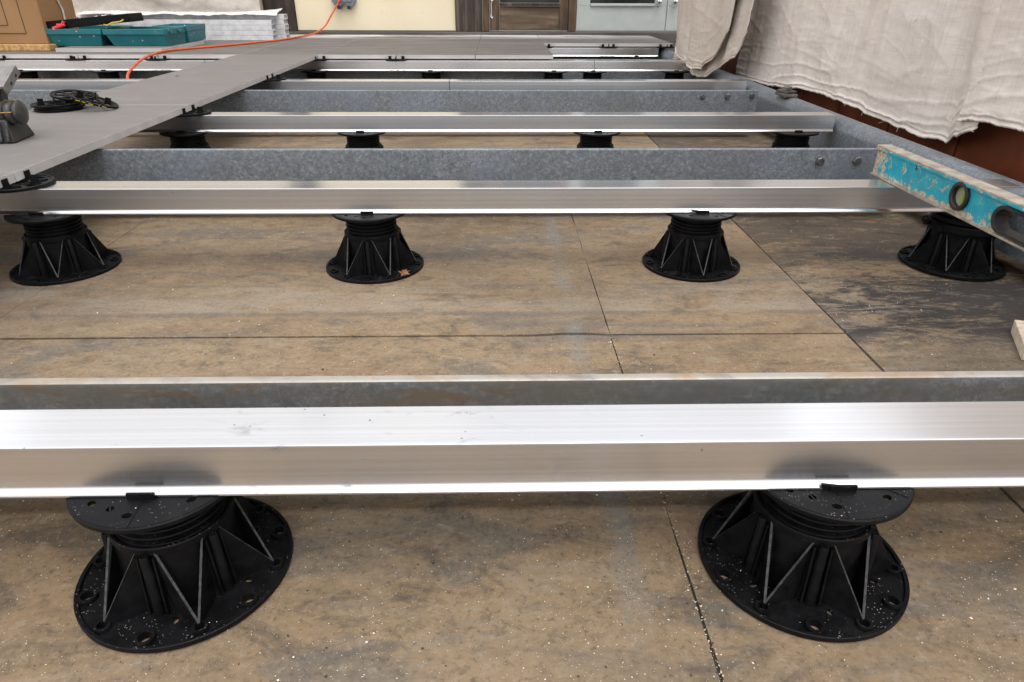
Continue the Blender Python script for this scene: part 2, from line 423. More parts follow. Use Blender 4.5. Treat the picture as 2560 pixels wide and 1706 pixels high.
M['old_steel'] = plain('old_brown_steel', (0.17, 0.145, 0.125, 1), 0.5, 0.6, 0.5, 0.4, 60)
M['lens'] = plain('clear_vial_window', (0.33, 0.32, 0.22, 1), 0.12, 0, 0.6, 0.2)
M['vial'] = plain('green_vial_liquid', (0.24, 0.33, 0.06, 1), 0.15, 0, 0.6, 0.1)
M['leaf'] = plain('dry_leaf', (0.22, 0.105, 0.055, 1), 0.75, 0, 0.3, 0.35, 120)
M['white_flake'] = plain('pale_sawdust', (0.74, 0.69, 0.61, 1), 0.8)
M['dark_flake'] = plain('dark_crumb', (0.045, 0.028, 0.02, 1), 0.8)
M['offcut'] = plain('pale_wood_offcut', (0.56, 0.47, 0.36, 1), 0.7, 0, 0.3, 0.2, 60)
M['ground'] = plain('bare_ground', (0.16, 0.14, 0.12, 1), 0.9, 0, 0.3, 0.2, 2)
M['marker'] = plain('blue_marker_line', (0.16, 0.15, 0.42, 1), 0.5, 0.2)
def mk():
    m = Mat('scuffed_teal_plastic'); m.world()
    s = m.step(m.noise(26, 7, 0.72, 0.5), 0.57, 0.72)
    c = m.mix(m.step(m.noise(8, 3), 0.3, 0.7), (0.004, 0.105, 0.125, 1), (0.008, 0.135, 0.155, 1))
    c = m.mix(m.math('MULTIPLY', s, 0.45), c, (0.14, 0.18, 0.17, 1))
    k = m.step(m.voro(24), 0.12, 0.06)
    c = m.mix(m.math('MULTIPLY', k, 0.7), c, (0.62, 0.66, 0.64, 1))
    M['teal'] = m.set(c, 0.42, 0, 0.5)
    m = Mat('brown_cardboard'); m.world()
    c = m.mix(m.step(m.noise(4, 5), 0.3, 0.7), (0.275, 0.15, 0.068, 1), (0.325, 0.185, 0.088, 1))
    fl = m.noise(1.0, 2, 0.5, sc=(260, 260, 4))
    c = m.mix(m.math('MULTIPLY', m.step(fl, 0.4, 0.7), 0.14), c, (0.26, 0.15, 0.075, 1))
    M['card'] = m.set(c, 0.8, 0, 0.25)
mk()

# ---------------------------------------------------------------- mesh helpers
class MB:
    def __init__(s):
        s.v = []; s.f = []
    def add(s, vs, fs):
        o = len(s.v)
        s.v += [tuple(v) for v in vs]
        s.f += [tuple(i + o for i in f) for f in fs]
        return s
    def box(s, x0, x1, y0, y1, z0, z1):
        return s.add([(x0, y0, z0), (x1, y0, z0), (x1, y1, z0), (x0, y1, z0), (x0, y0, z1), (x1, y0, z1), (x1, y1, z1), (x0, y1, z1)],
                     [(0, 3, 2, 1), (4, 5, 6, 7), (0, 1, 5, 4), (1, 2, 6, 5), (2, 3, 7, 6), (3, 0, 4, 7)])
    def hexa(s, p):
        """eight corners: four bottom, four top (counter-clockwise)"""
        return s.add(p, [(0, 3, 2, 1), (4, 5, 6, 7), (0, 1, 5, 4), (1, 2, 6, 5), (2, 3, 7, 6), (3, 0, 4, 7)])
    def lathe(s, prof, n=48, c=(0, 0, 0), closed=False):
        vs = []
        for (r, z) in prof:
            for i in range(n):
                a = 2 * PI * i / n
                vs.append((c[0] + r * math.cos(a), c[1] + r * math.sin(a), c[2] + z))
        fs = []
        k = len(prof)
        for j in range(k if closed else k - 1):
            j2 = (j + 1) % k
            for i in range(n):
                i2 = (i + 1) % n
                fs.append((j * n + i, j * n + i2, j2 * n + i2, j2 * n + i))
        if not closed:
            fs.append(tuple(range(n))[::-1]); fs.append(tuple((k - 1) * n + i for i in range(n)))
        return s.add(vs, fs)
    def tube(s, pts, r, n=10, caps=True):
        pts = [Vector(p) for p in pts]
        vs = []; fs = []
        prev = None
        for i, p in enumerate(pts):
            t = (pts[min(i + 1, len(pts) - 1)] - pts[max(i - 1, 0)]).normalized()
            ref = prev or (Vector((0, 0, 1)) if abs(t.z) < 0.9 else Vector((1, 0, 0)))
            a = t.cross(ref).normalized(); b = a.cross(t).normalized()
            prev = b
            rr = r[i] if isinstance(r, (list, tuple)) else r
            for j in range(n):
                q = 2 * PI * j / n
                vs.append(p + a * math.cos(q) * rr + b * math.sin(q) * rr)
        for i in range(len(pts) - 1):
            for j in range(n):
                j2 = (j + 1) % n
                fs.append((i * n + j, i * n + j2, (i + 1) * n + j2, (i + 1) * n + j))
        if caps:
            fs.append(tuple(range(n))[::-1]); fs.append(tuple((len(pts) - 1) * n + j for j in range(n)))
        return s.add(vs, fs)
    def holed(s, loops, z0, z1):
        """a flat plate between z0 and z1 with an outline (first loop) and holes"""
        flat = [p for lp in loops for p in lp]
        tr = tessellate_polygon([[Vector((x, y, 0)) for x, y in lp] for lp in loops])
        n = len(flat)
        vs = [(x, y, z1) for x, y in flat] + [(x, y, z0) for x, y in flat]
        fs = []
        for t in tr:
            a, b, c = [Vector((*flat[i], 0)) for i in t]
            if (b - a).cross(c - a).z < 0: t = t[::-1]
            fs.append(tuple(t)); fs.append(tuple(i + n for i in t[::-1]))
        o = 0
        for li, lp in enumerate(loops):
            k = len(lp)
            area = sum(lp[i][0] * lp[(i + 1) % k][1] - lp[(i + 1) % k][0] * lp[i][1] for i in range(k))
            flip = (area < 0) != (li > 0)
            for i in range(k):
                a, b = o + i, o + (i + 1) % k
                q = (a + n, b + n, b, a)
                fs.append(q[::-1] if flip else q)
            o += k
        return s.add(vs, fs)
    def sweep(s, prof, x0, x1, seg=1):
        """closed (y, z) outline swept along x"""
        k = len(prof); vs = []; fs = []
        for i in range(seg + 1):
            x = x0 + (x1 - x0) * i / seg
            vs += [(x, y, z) for y, z in prof]
        for i in range(seg):
            for j in range(k):
                j2 = (j + 1) % k
                fs.append((i * k + j, i * k + j2, (i + 1) * k + j2, (i + 1) * k + j))
        fs.append(tuple(range(k))[::-1]); fs.append(tuple(seg * k + j for j in range(k)))
        return s.add(vs, fs)
    def mesh(s, name, mat, smooth=True, angle=32, mats=None):
        me = bpy.data.meshes.new(name)
        me.from_pydata(s.v, [], s.f)
        for mm in (mats or [mat]):
            me.materials.append(mm)
        bm = bmesh.new(); bm.from_mesh(me)
        bmesh.ops.recalc_face_normals(bm, faces=bm.faces)
        bm.to_mesh(me); bm.free()
        if smooth:
            me.shade_smooth()
            me.set_sharp_from_angle(angle=R(angle))
        return me
    def build(s, name, mat, parent=None, loc=None, bevel=0, smooth=True, angle=32, rot=None):
        o = bpy.data.objects.new(name, s.mesh(name, mat, smooth, angle))
        C.objects.link(o)
        if parent: o.parent = parent
        if loc: o.location = loc
        if rot: o.rotation_euler = rot
        if bevel:
            b = o.modifiers.new('bevel', 'BEVEL'); b.width = bevel; b.segments = 2; b.limit_method = 'ANGLE'; b.angle_limit = R(40)
        return o

def thing(name, label, cat, loc=(0, 0, 0), rz=0.0, group=None):
    o = bpy.data.objects.new(name, None)
    C.objects.link(o)
    o.empty_display_size = 0.05
    o.location = loc; o.rotation_euler = (0, 0, rz)
    o['label'] = label; o['category'] = cat
    if group: o['group'] = group
    return o
def tag(o, label, cat, group=None):
    o['label'] = label; o['category'] = cat
    if group: o['group'] = group
    return o
def struct(o):
    o['kind'] = 'structure'
    return o
def dup(root, loc, rz, label):
    r = root.copy(); C.objects.link(r)
    r.location = loc; r.rotation_euler = (0, 0, rz); r['label'] = label
    for ch in list(root.children):
        c = ch.copy(); C.objects.link(c); c.parent = r
        for gch in ch.children:
            d = gch.copy(); C.objects.link(d); d.parent = c
    return r
def ring(cx, cy, r, n=24, ry=None, rot=0.0):
    ry = ry or r
    out = []
    for i in range(n):
        a = 2 * PI * i / n
        x, y = r * math.cos(a), ry * math.sin(a)
        out.append((cx + x * math.cos(rot) - y * math.sin(rot), cy + x * math.sin(rot) + y * math.cos(rot)))
    return out
def nz(x, y, z=0.0, s=1.0):
    return noise.noise(Vector((x * s, y * s, z * s)))
def interp(tab, x):
    if x <= tab[0][0]: return tab[0][1]
    for (a, b), (c, d) in zip(tab, tab[1:]):
        if x <= c:
            t = (x - a) / (c - a); t = t * t * (3 - 2 * t)
            return b + (d - b) * t
    return tab[-1][1]

# ---------------------------------------------------------------- ground and roof floor
struct(MB().box(-400, 400, -400, 400, -0.5, -0.03).build('ground', M['ground'], smooth=False))
floor = struct(MB().box(-4.2, 4.2, -5.0, 5.6, -0.028, -0.0035).build('floor', M['gap'], smooth=False))
def sheet(x0, x1, y0, y1, top, mat):
    """one sheet of roofing: edges slightly wavy, top at its own height"""
    def edge(a, b):
        n = max(2, int((Vector(b) - Vector(a)).length / 0.04))
        d = (Vector(b) - Vector(a)); nrm = Vector((-d.y, d.x)).normalized()
        pts = []
        for i in range(n):
            p = Vector(a) + d * i / n
            k = 0.0 if i == 0 else 0.0022 * nz(p.x * 3.1, p.y * 3.1, x0) + 0.0010 * nz(p.x * 17, p.y * 17, y0)
            if abs(p.y - 1.0) < 0.004 and abs(d.x) > 0.2: k += 0.007 * math.exp(-((p.x - 0.125) / 0.035) ** 2) * (1 if d.x > 0 else -1)
            pts.append(tuple(p + nrm * k))
        return pts
    lp = edge((x0, y0), (x1, y0)) + edge((x1, y0), (x1, y1)) + edge((x1, y1), (x0, y1)) + edge((x0, y1), (x0, y0))
    return MB().holed([lp], -0.006, top).build('roofing_sheet', mat, floor, bevel=0.0008)
sheet(-4.2, -0.8775, -5, 5.6, -0.0008, M['floor'])
sheet(-0.8750, 0.1869, 1.0016, 5.6, 0.0002, M['floor'])
sheet(0.1871, 0.5855, 1.0014, 5.6, 0.0004, M['floor'])
sheet(-0.8750, 0.1867, -5, 0.9978, -0.0010, M['floor'])
sheet(0.1872, 0.5855, -5, 0.9980, -0.0004, M['floor'])
sheet(0.5915, 4.2, -5, 5.6, -0.0022, M['floor_soot'])

# ---------------------------------------------------------------- rails
ZB, HR, WR = 0.1223, 0.0492, 0.0598
ZR = ZB + HR
RAIL_Y = [0.4678, 1.2897, 2.1148, 2.9398, 3.7648, 4.590, 5.330]
prof = [(WR - 0.0008, HR), (WR - 0.0020, HR), (0.0020, HR), (0.0008, HR), (0.0002, HR - 0.0003), (0, HR - 0.0008), (0, HR - 0.0020), (0, 0.0102)]
for i in range(13):
    t = PI / 2 * i / 12
    prof.append((-0.0062 * (1 - math.cos(t)), 0.0022 + 0.0070 * (1 - math.sin(t))))
prof += [(-0.0062, 0.0006), (-0.0056, 0), (WR, 0), (WR, HR - 0.0008)]
def rail(x0, x1, y, label):
    o = MB().sweep(prof, x0, x1).build('aluminium_rail', M['alu'], loc=(0, y, ZB), angle=28)
    tag(o, label, 'rail', 'aluminium support rails')
rail(-1.9, 1.033, RAIL_Y[0], 'nearest aluminium rail, resting on the two large foreground pedestals')
rail(-1.9, 1.033, RAIL_Y[1], 'second nearest aluminium rail, its free end passing under the blue level')
rail(-2.6, 1.033, RAIL_Y[2], 'third aluminium rail from the camera, just behind the beam with two bolts')
rail(-2.6, -0.1985, RAIL_Y[3], 'fourth rail, long aluminium length crossing under the tile strip')
rail(-0.1955, 1.033, RAIL_Y[3], 'fourth rail, shorter aluminium length ending beside the canvas cloth')
rail(-3.0, -1.5095, RAIL_Y[4], 'aluminium rail at the deck edge, length below the cardboard box')
rail(-1.5065, 0.5055, RAIL_Y[4], 'aluminium rail at the deck edge, middle length under the tile strip end')
rail(0.5085, 1.038, RAIL_Y[4], 'aluminium rail at the deck edge, short length beside the folded cloth')
rail(-3.0, 1.02, RAIL_Y[5], 'farthest visible aluminium rail, set back under the missing deck tile')
rail(-3.0, 1.0, RAIL_Y[6], 'aluminium rail hidden under the deck by the house wall')

# ---------------------------------------------------------------- galvanised steel beams
def bolt(parent, x, y, z, r=0.0105):
    """hexagon head on the face towards -Y"""
    mb = MB()
    a0 = random.uniform(0, 1)
    def hexring(rr, yy, n=6):
        return [(x + rr * math.cos(a0 + i * PI / 3), yy, z + rr * math.sin(a0 + i * PI / 3)) for i in range(n)]
    vs = hexring(r, y) + hexring(r, y - 0.0055) + hexring(r * 0.82, y - 0.007)
    fs = [tuple(range(6)), tuple(range(12, 18))]
    for k in (0, 6):
        for i in range(6):
            fs.append((k + i, k + (i + 1) % 6, k + 6 + (i + 1) % 6, k + 6 + i))
    mb.add(vs, fs)
    return mb.build('bolt', M['bolt'], parent, smooth=False)
def beam(x0, x1, y, label, mat, bolts=(), dz=0.0):
    t = thing('steel_beam', label, 'steel beam', (0, y, 0), 0, 'galvanised cross beams')
    pr = [(0.0115, ZR - 0.0012), (0.0100, ZR), (0.0030, ZR), (0.0016, ZR - 0.0004), (0.0003, ZR - 0.0016), (0, ZR - 0.003), (0, ZR - 0.006), (0, 0.034), (0, 0.030), (0.012, 0.030), (0.012, 0.034), (0.012, ZR - 0.006), (0.012, ZR - 0.003)]
    pr = [(a, b + dz) for a, b in pr]
    w = MB().sweep(pr, x0, x1, 40)
    w.build('web', mat, t, angle=28)
    fl = MB().box(x0, x1, 0.0123, 0.055, 0.030 + dz, 0.038 + dz)
    fl.build('bottom_flange', mat, t, bevel=0.001)
    for bx, bz in bolts:
        bolt(t, bx, -0.0003, bz)
beam(-1.9, 0.994, 0.5735, 'rust marked galvanised beam directly behind the nearest rail', M['galv_rust'])
beam(-1.9, 0.994, 1.640, 'mottled galvanised beam with two bolts beside the blue level', M['galv'], [(0.786, 0.142), (0.877, 0.143)])
beam(-2.6, 0.985, 2.662, 'mottled galvanised beam with three bolts at its end near the cloth', M['galv'], [(0.776, 0.149), (0.870, 0.150), (0.963, 0.152)])
beam(-3.0, 0.994, 3.930, 'shadowed galvanised beam under the front edge of the deck', M['galv'], [(0.62, 0.13), (0.70, 0.13)], -0.006)
beam(-3.0, 0.994, 4.95, 'shadowed galvanised beam under the back row of deck tiles', M['galv'], (), -0.006)

# long beam along the right-hand wall
t = thing('edge_beam', 'long galvanised steel beam with rounded edge running beside the red wall', 'steel beam', (1.0, 0, 0))
pr = [(0.045, 0.120)]
for i in range(11):
    a = PI / 2 * i / 10
    pr.append((0.080 - 0.035 * math.cos(a), 0.125 + 0.035 * math.sin(a)))
pr += [(0.082, 0.160), (0.088, 0.160), (0.0905, 0.1575), (0.0905, 0.032), (0.045, 0.032), (0.045, 0.036)]
mb = MB().sweep(pr, -0.4, 5.35, 60)
mb.v = [(y, x, z) for x, y, z in mb.v]
mb.build('channel', M['galv'], t, angle=30)

# ---------------------------------------------------------------- pedestals
def make_pedestal():
    t = thing('pedestal', 'pedestal', 'pedestal', (0, 0, 0), 0, 'black adjustable pedestals')
    # base plate with rim, washers and holes
    holes = []
    mb = MB()
    V = [k * PI / 3 for k in range(6)]
    for k in range(12):
        a = k * PI / 6
        rr = 0.0068 if k % 2 else 0.0056
        holes.append(ring(0.0885 * math.cos(a), 0.0885 * math.sin(a), rr * 0.80, 14))
    for k in range(6):
        a = V[k] + PI / 6 + 0.25
        holes.append(ring(0.069 * math.cos(a), 0.069 * math.sin(a), 0.0042, 12, 0.0028, a))
    mb.holed([ring(0, 0, 0.0985, 72)] + holes, 0.0005, 0.004)
    mb.lathe([(0.0950, 0.0005), (0.0995, 0.0005), (0.1002, 0.0015), (0.1002, 0.0062), (0.0994, 0.0068), (0.0965, 0.0066), (0.0958, 0.0055)], 96, closed=True)
    for k in range(12):
        a = k * PI / 6
        rr = 0.0068 if k % 2 else 0.0056
        mb.lathe([(rr * 0.82, 0.003), (rr * 0.82, 0.0082), (rr * 1.28, 0.0082), (rr * 1.34, 0.003)], 20, (0.0885 * math.cos(a), 0.0885 * math.sin(a), 0), True)
    for s in (-1, 1):
        mb.box(-0.055, 0.055, s * 0.0748 - 0.0004, s * 0.0748 + 0.0004, 0.0036, 0.0047)
    mb.build('base_plate', M['black'], t)
    # body: a sleeve with a collar
    b = MB().lathe([(0.0585, 0.003), (0.0560, 0.020), (0.0535, 0.070), (0.0552, 0.0715), (0.0556, 0.0785), (0.0545, 0.0795), (0.0522, 0.0795), (0.0515, 0.0785), (0.0515, 0.060)], 72)
    b.build('sleeve', M['black'], t)
    # fins in pairs that meet on the rim
    fins = []
    for k in range(6):
        for s in (-1, 1):
            a = V[k]; d = 0.36 * s
            ap = Vector((0.086 * math.cos(a), 0.086 * math.sin(a), 0.0038))
            ti = Vector((0.0525 * math.cos(a + d), 0.0525 * math.sin(a + d), 0.074))
            bi = Vector((0.0545 * math.cos(a + d), 0.0545 * math.sin(a + d), 0.0038))
            to = ti * 1.0; to.xy *= 1.05
            apt = ap + Vector((0, 0, 0.006))
            nrm = (ap - bi).cross(Vector((0, 0, 1))).normalized() * 0.0011
            vs = []
            for w in (-1, 1):
                for p in (bi, ap, apt, to, ti):
                    vs.append(p + nrm * w)
            fs = [(0, 1, 2, 3, 4), (9, 8, 7, 6, 5)] + [(i, (i + 1) % 5, 5 + (i + 1) % 5, 5 + i) for i in range(5)]
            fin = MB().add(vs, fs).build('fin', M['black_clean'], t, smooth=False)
            fin.data.materials.append(M['black_worn_lit'])
            for pg in fin.data.polygons:                 # upward outer edge: scuffs plus sky light put into a paler colour
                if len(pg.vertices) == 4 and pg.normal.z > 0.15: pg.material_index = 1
    for k in range(6):
        a = V[k] + PI / 6
        pts = [(0.0600 * math.cos(a), 0.0600 * math.sin(a), 0.003), (0.0570 * math.cos(a), 0.0570 * math.sin(a), 0.0715), (0.0570 * math.cos(a), 0.0570 * math.sin(a), 0.073)]
        q = MB().tube(pts, [0.0050, 0.0042, 0.0034], 14)
        for s in (-1, 1):
            a2 = a + s * 0.13
            ca, sa = math.cos(a2), math.sin(a2)
            tx, ty = -sa * 0.0009, ca * 0.0009
            q.hexa([(0.054 * ca - tx, 0.054 * sa - ty, 0.003), (0.0635 * ca - tx, 0.0635 * sa - ty, 0.003), (0.0635 * ca + tx, 0.0635 * sa + ty, 0.003), (0.054 * ca + tx, 0.054 * sa + ty, 0.003),
                    (0.052 * ca - tx, 0.052 * sa - ty, 0.070), (0.0575 * ca - tx, 0.0575 * sa - ty, 0.070), (0.0575 * ca + tx, 0.0575 * sa + ty, 0.070), (0.052 * ca + tx, 0.052 * sa + ty, 0.070)])
        q.build('rod', M['black_clean'], t)
    # screw
    p = [(0.045, 0.055)]
    z = 0.066
    while z < 0.1135:
        p += [(0.0452, z), (0.0450, z + 0.0024), (0.0502, z + 0.0036), (0.0508, z + 0.0050), (0.0502, z + 0.0060), (0.0455, z + 0.0072)]
        z += 0.0074
    p += [(0.0465, 0.1165), (0.0465, 0.1178)]
    MB().lathe(p, 80).build('screw', M['black_clean'], t)
    # head
    hl = []
    for a in (0.35, 1.15, 2.0, 2.75, 3.6, 4.25, 5.05, 5.75):
        hl.append(ring(0.0590 * math.cos(a), 0.0590 * math.sin(a), 0.0046, 16, 0.0033, a + PI / 2))
    for a in (0.75, 2.4, 3.95, 5.4):
        hl.append(ring(0.0545 * math.cos(a), 0.0545 * math.sin(a), 0.0034, 14))
    h = MB().holed([ring(0, 0, 0.0735, 96)] + hl, 0.1178, ZB - 0.0003)
    h.lathe([(0.0730, 0.1165), (0.0752, 0.1165), (0.0756, 0.1175), (0.0756, ZB - 0.0016), (0.0746, ZB - 0.0006), (0.0730, ZB - 0.0006)], 96, closed=True)
    hd = h.build('head', M['black'], t)
    rr = MB().lathe([(0.0355, 0.1215), (0.0355, ZB + 0.0004), (0.0363, ZB + 0.0004), (0.0363, 0.1215)], 72, closed=True)
    for a in (0.55, 2.60, 3.75, 5.85):
        ca, sa = math.cos(a), math.sin(a)
        tx, ty = -sa * 0.0004, ca * 0.0004
        e = [(0.0363 * ca - tx, 0.0363 * sa - ty), (0.072 * ca - tx, 0.072 * sa - ty), (0.072 * ca + tx, 0.072 * sa + ty), (0.0363 * ca + tx, 0.0363 * sa + ty)]
        rr.hexa([(x, y, 0.1215) for x, y in e] + [(x, y, ZB + 0.0003) for x, y in e])
    for a in (0.75, 2.4, 3.95, 5.4):
        rr.box(0.0545 * math.cos(a) - 0.0036, 0.0545 * math.cos(a) + 0.0036, 0.0545 * math.sin(a) - 0.0007, 0.0545 * math.sin(a) + 0.0007, 0.1195, ZB - 0.0003)
    rr.build('moulded_ridge', M['black_clean'], hd)
    return t
def clip_mesh():
    mb = MB().box(-0.0120, 0.0120, -0.0090, -0.0066, -0.0010, 0.0058)
    return mb
P0 = make_pedestal()
first = [True]
CLIP = clip_mesh().mesh('clip', M['black_clean'])
def pedestal(x, row, rz, label, lock=False, rail_offset=0.0):
    y = RAIL_Y[row] + WR / 2 + rail_offset
    if first[0]:
        o = P0; first[0] = False
        o.location = (x, y, 0); o.rotation_euler = (0, 0, rz); o['label'] = label
    else:
        o = dup(P0, (x, y, 0), rz, label)
    # the clip keeps square to the rail whatever the base's turn
    c = bpy.data.objects.new('clip', CLIP); C.objects.link(c); c.parent = o
    c.rotation_euler = (0, 0, -rz)
    off = Vector((0, -WR / 2, 0)); off.rotate(Matrix.Rotation(-rz, 3, 'Z'))
    c.location = (off.x, off.y, ZB)
    if lock:
        lb = MB().lathe([(0.0535, 0.080), (0.0640, 0.080), (0.0655, 0.0815), (0.0655, 0.0935), (0.0640, 0.095), (0.0535, 0.095)], 72, closed=True)
        lb.lathe([(0.0535, 0.0975), (0.0600, 0.0975), (0.0610, 0.0985), (0.0610, 0.1065), (0.0600, 0.1075), (0.0535, 0.1075)], 72, closed=True)
        for a in (2.6, 2.9, 3.5, 5.2, 0.4):
            lb.lathe([(0.004, 0.082), (0.0075, 0.082), (0.0075, 0.093), (0.004, 0.093)], 14, (0.068 * math.cos(a - rz), 0.068 * math.sin(a - rz), 0), True)
        lb.build('lock_ring', M['black_clean'], o)
    return o
pedestal(-0.3130, 0, R(-62), 'black pedestal with threaded neck, leftmost of the two large foreground ones')
pedestal(0.3049, 0, R(-73), 'black pedestal with threaded neck, rightmost of the two large foreground ones')
pedestal(-0.8930, 1, R(-70), 'black pedestal under the second rail, below the spacer disc at the tile strip')
pedestal(-0.2571, 1, R(-61), 'black pedestal under the second rail, with a dry leaf lying on its base')
pedestal(0.4044, 1, R(-88), 'black pedestal under the second rail, nearest the dark stained floor sheet')
pedestal(0.9600, 1, R(-68), 'black pedestal with a wide lock ring, half hidden behind the blue level', True)
pedestal(-0.957, 2, 0.3, 'black pedestal under the third rail, in the shade of the tile strip')
pedestal(-0.418, 2, 0.9, 'black pedestal under the third rail, first one right of the tile strip')
pedestal(0.307, 2, 0.1, 'black pedestal under the third rail, above the floor joint in mid picture')
pedestal(0.925, 2, 0.6, 'black pedestal under the third rail, close to the edge beam and the cloth')
for x, s in ((-1.75, 'below the cardboard box side'), (-0.95, 'below the tile strip'), (-0.2, 'where two rail lengths meet'), (0.45, 'behind the beam with three bolts'), (0.9, 'nearest the folded cloth')):
    pedestal(x, 3, x * 2, 'black pedestal hidden under the fourth rail, ' + s)
for x, s in ((-2.454, 'far left, under the cardboard box'), (-2.032, 'under the teal trays'), (-1.50, 'beside the orange cord'), (-0.952, 'under the end of the tile strip'), (-0.349, 'below the spacer disc between two deck tiles'),
             (0.297, 'below the edge of the last front deck tile'), (0.5035, 'where two short rail lengths meet'), (0.94, 'nearest the folded cloth')):
    pedestal(x, 4, x * 3, 'black pedestal under the deck edge rail, ' + s)
for x, s in ((0.329, 'left of its pair'), (0.881, 'near the end of the edge beam')):
    pedestal(x, 5, x * 3, 'black pedestal under the farthest visible rail, ' + s)

# ---------------------------------------------------------------- spacer discs on the rails
def spacer_mesh():
    loops = [ring(0, 0, 0.0600, 72)]
    for k in range(8):
        a0 = k * PI / 4 + 0.10; a1 = (k + 1) * PI / 4 - 0.10
        lp = [(0.050 * math.cos(a0 + (a1 - a0) * i / 8), 0.050 * math.sin(a0 + (a1 - a0) * i / 8)) for i in range(9)]
        lp += [(0.027 * math.cos(a1 - (a1 - a0) * i / 8), 0.027 * math.sin(a1 - (a1 - a0) * i / 8)) for i in range(9)]
        loops.append(lp)
    loops.append(ring(0, 0, 0.016, 24))
    mb = MB().holed(loops, 0.0005, 0.0045)
    mb.lathe([(0.0570, 0.0), (0.0612, 0.0), (0.0618, 0.001), (0.0618, 0.0050), (0.0610, 0.0057), (0.0572, 0.0057)], 72, closed=True)
    mb.lathe([(0.0180, 0.0), (0.0215, 0.0), (0.0215, 0.0057), (0.0180, 0.0057)], 36, closed=True)
    return mb
SP = spacer_mesh().mesh('disc', M['black'])
TAB = MB().box(-0.0075, 0.0075, -0.0016, 0.0016, 0.0045, 0.0200).box(-0.0095, 0.0095, -0.0030, 0.0030, 0.0045, 0.0068).mesh('tab', M['black_clean'], False)
def spacer(x, y, z, label, rz=0.0, tilt=(0, 0), tabs=True, group='black spacer discs'):
    t = thing('spacer_disc', label, 'spacer disc', (x, y, z), rz, group)
    if tilt != (0, 0): t.rotation_euler = (tilt[0], tilt[1], rz)
    d = bpy.data.objects.new('disc', SP); C.objects.link(d); d.parent = t
    if tabs:
        for k in range(4):
            c = bpy.data.objects.new('tab', TAB); C.objects.link(c); c.parent = t
            a = k * PI / 2
            c.location = (0.034 * math.cos(a), 0.034 * math.sin(a), 0)
            c.rotation_euler = (0, 0, a)
    return t
XS = -0.937
for y, s in ((RAIL_Y[1], 'on the second rail'), (RAIL_Y[2], 'on the third rail'), (RAIL_Y[3], 'on the fourth rail'), (RAIL_Y[4], 'on the deck edge rail')):
    spacer(XS + 0.0018, y + WR / 2, ZR + 0.0003, 'black spacer disc under the tile strip corner, ' + s)
for x, s in ((-2.577, 'below the cardboard box'), (-2.167, 'at the left end of the loose tile'), (-1.757, 'beside the orange cord'), (-0.527, 'between tiles right of the strip')):
    spacer(x + 0.0018, RAIL_Y[4] + WR / 2, ZR + 0.0003, 'black spacer disc on the deck edge rail ' + s)
for x, s in ((0.293, 'at the corner of the tile gap'), (0.703, 'between the two back row tiles'), (1.07, 'hidden partly by the folded cloth')):
    spacer(x, RAIL_Y[5] + WR / 2, ZR + 0.0003, 'black spacer disc on the farthest rail, ' + s)

# ---------------------------------------------------------------- porcelain tiles
ZT0, ZT1 = ZR + 0.0062, 0.1972
def tile(x0, x1, y0, y1, label, mat, name='deck_tile', cat='tile', group='porcelain deck tiles', z0=ZT0, z1=ZT1):
    mb = MB().box(x0, x1, y0, y1, z0, z1)
    me = mb.mesh(name, mat, False)
    me.materials.append(M['edge'])
    for p in me.polygons:
        if abs(p.normal.z) < 0.5: p.material_index = 1
    o = bpy.data.objects.new(name, me); C.objects.link(o)
    b = o.modifiers.new('bevel', 'BEVEL'); b.width = 0.0012; b.segments = 2
    return tag(o, label, cat, group)
G = 0.0016
ys = [RAIL_Y[0] + WR / 2] + [y + WR / 2 for y in RAIL_Y[1:]]
lab = ['nearest tile of the grey strip, running out at the left edge', 'grey strip tile carrying the dark tool and the stacked spacer discs', 'grey strip tile with a dry seed lying on it', 'farthest tile of the grey strip, reaching the deck edge']
for k in range(4):
    dz = (0.0004, -0.0002, 0.0003, 0)[k]
    tile(XS - 0.41, XS, ys[k] + G, ys[k + 1] - G, lab[k], M['strip'], z1=ZT1 + dz)
cols = [XS + 0.0018 + 0.41 * k for k in range(-5, 6)]
where = {-5: 'at the far left under the box', -4: 'under the cardboard box', -3: 'under the loose tile and teal trays', -2: 'crossed by the orange cord', -1: 'in line with the grey strip', 0: 'first right of the grey strip', 1: 'second right of the grey strip', 2: 'third right of the grey strip, beside the gap', 3: 'in front of the pale green door', 4: 'by the folded cloth'}
for k in range(-5, 5):
    x0, x1 = cols[k + 5] + G, cols[k + 6] - G
    if k <= 2 and not False:
        tile(x0, x1, ys[4] + G, ys[5] - G, 'front row deck tile ' + where[k], M['deck'], z1=ZT1 + random.uniform(-3e-4, 4e-4))
    tile(x0, x1, ys[5] + G, 5.400, 'back row deck tile ' + where[k], M['deck'], z1=ZT1 + random.uniform(-3e-4, 4e-4))
# a loose tile lying on the deck
tile(-2.335, -1.775, 3.905, 4.48, 'loose grey tile lying on the deck under the teal trays', M['strip'], z0=ZT1 + 0.0006, z1=ZT1 + 0.0204, name='loose_tile')

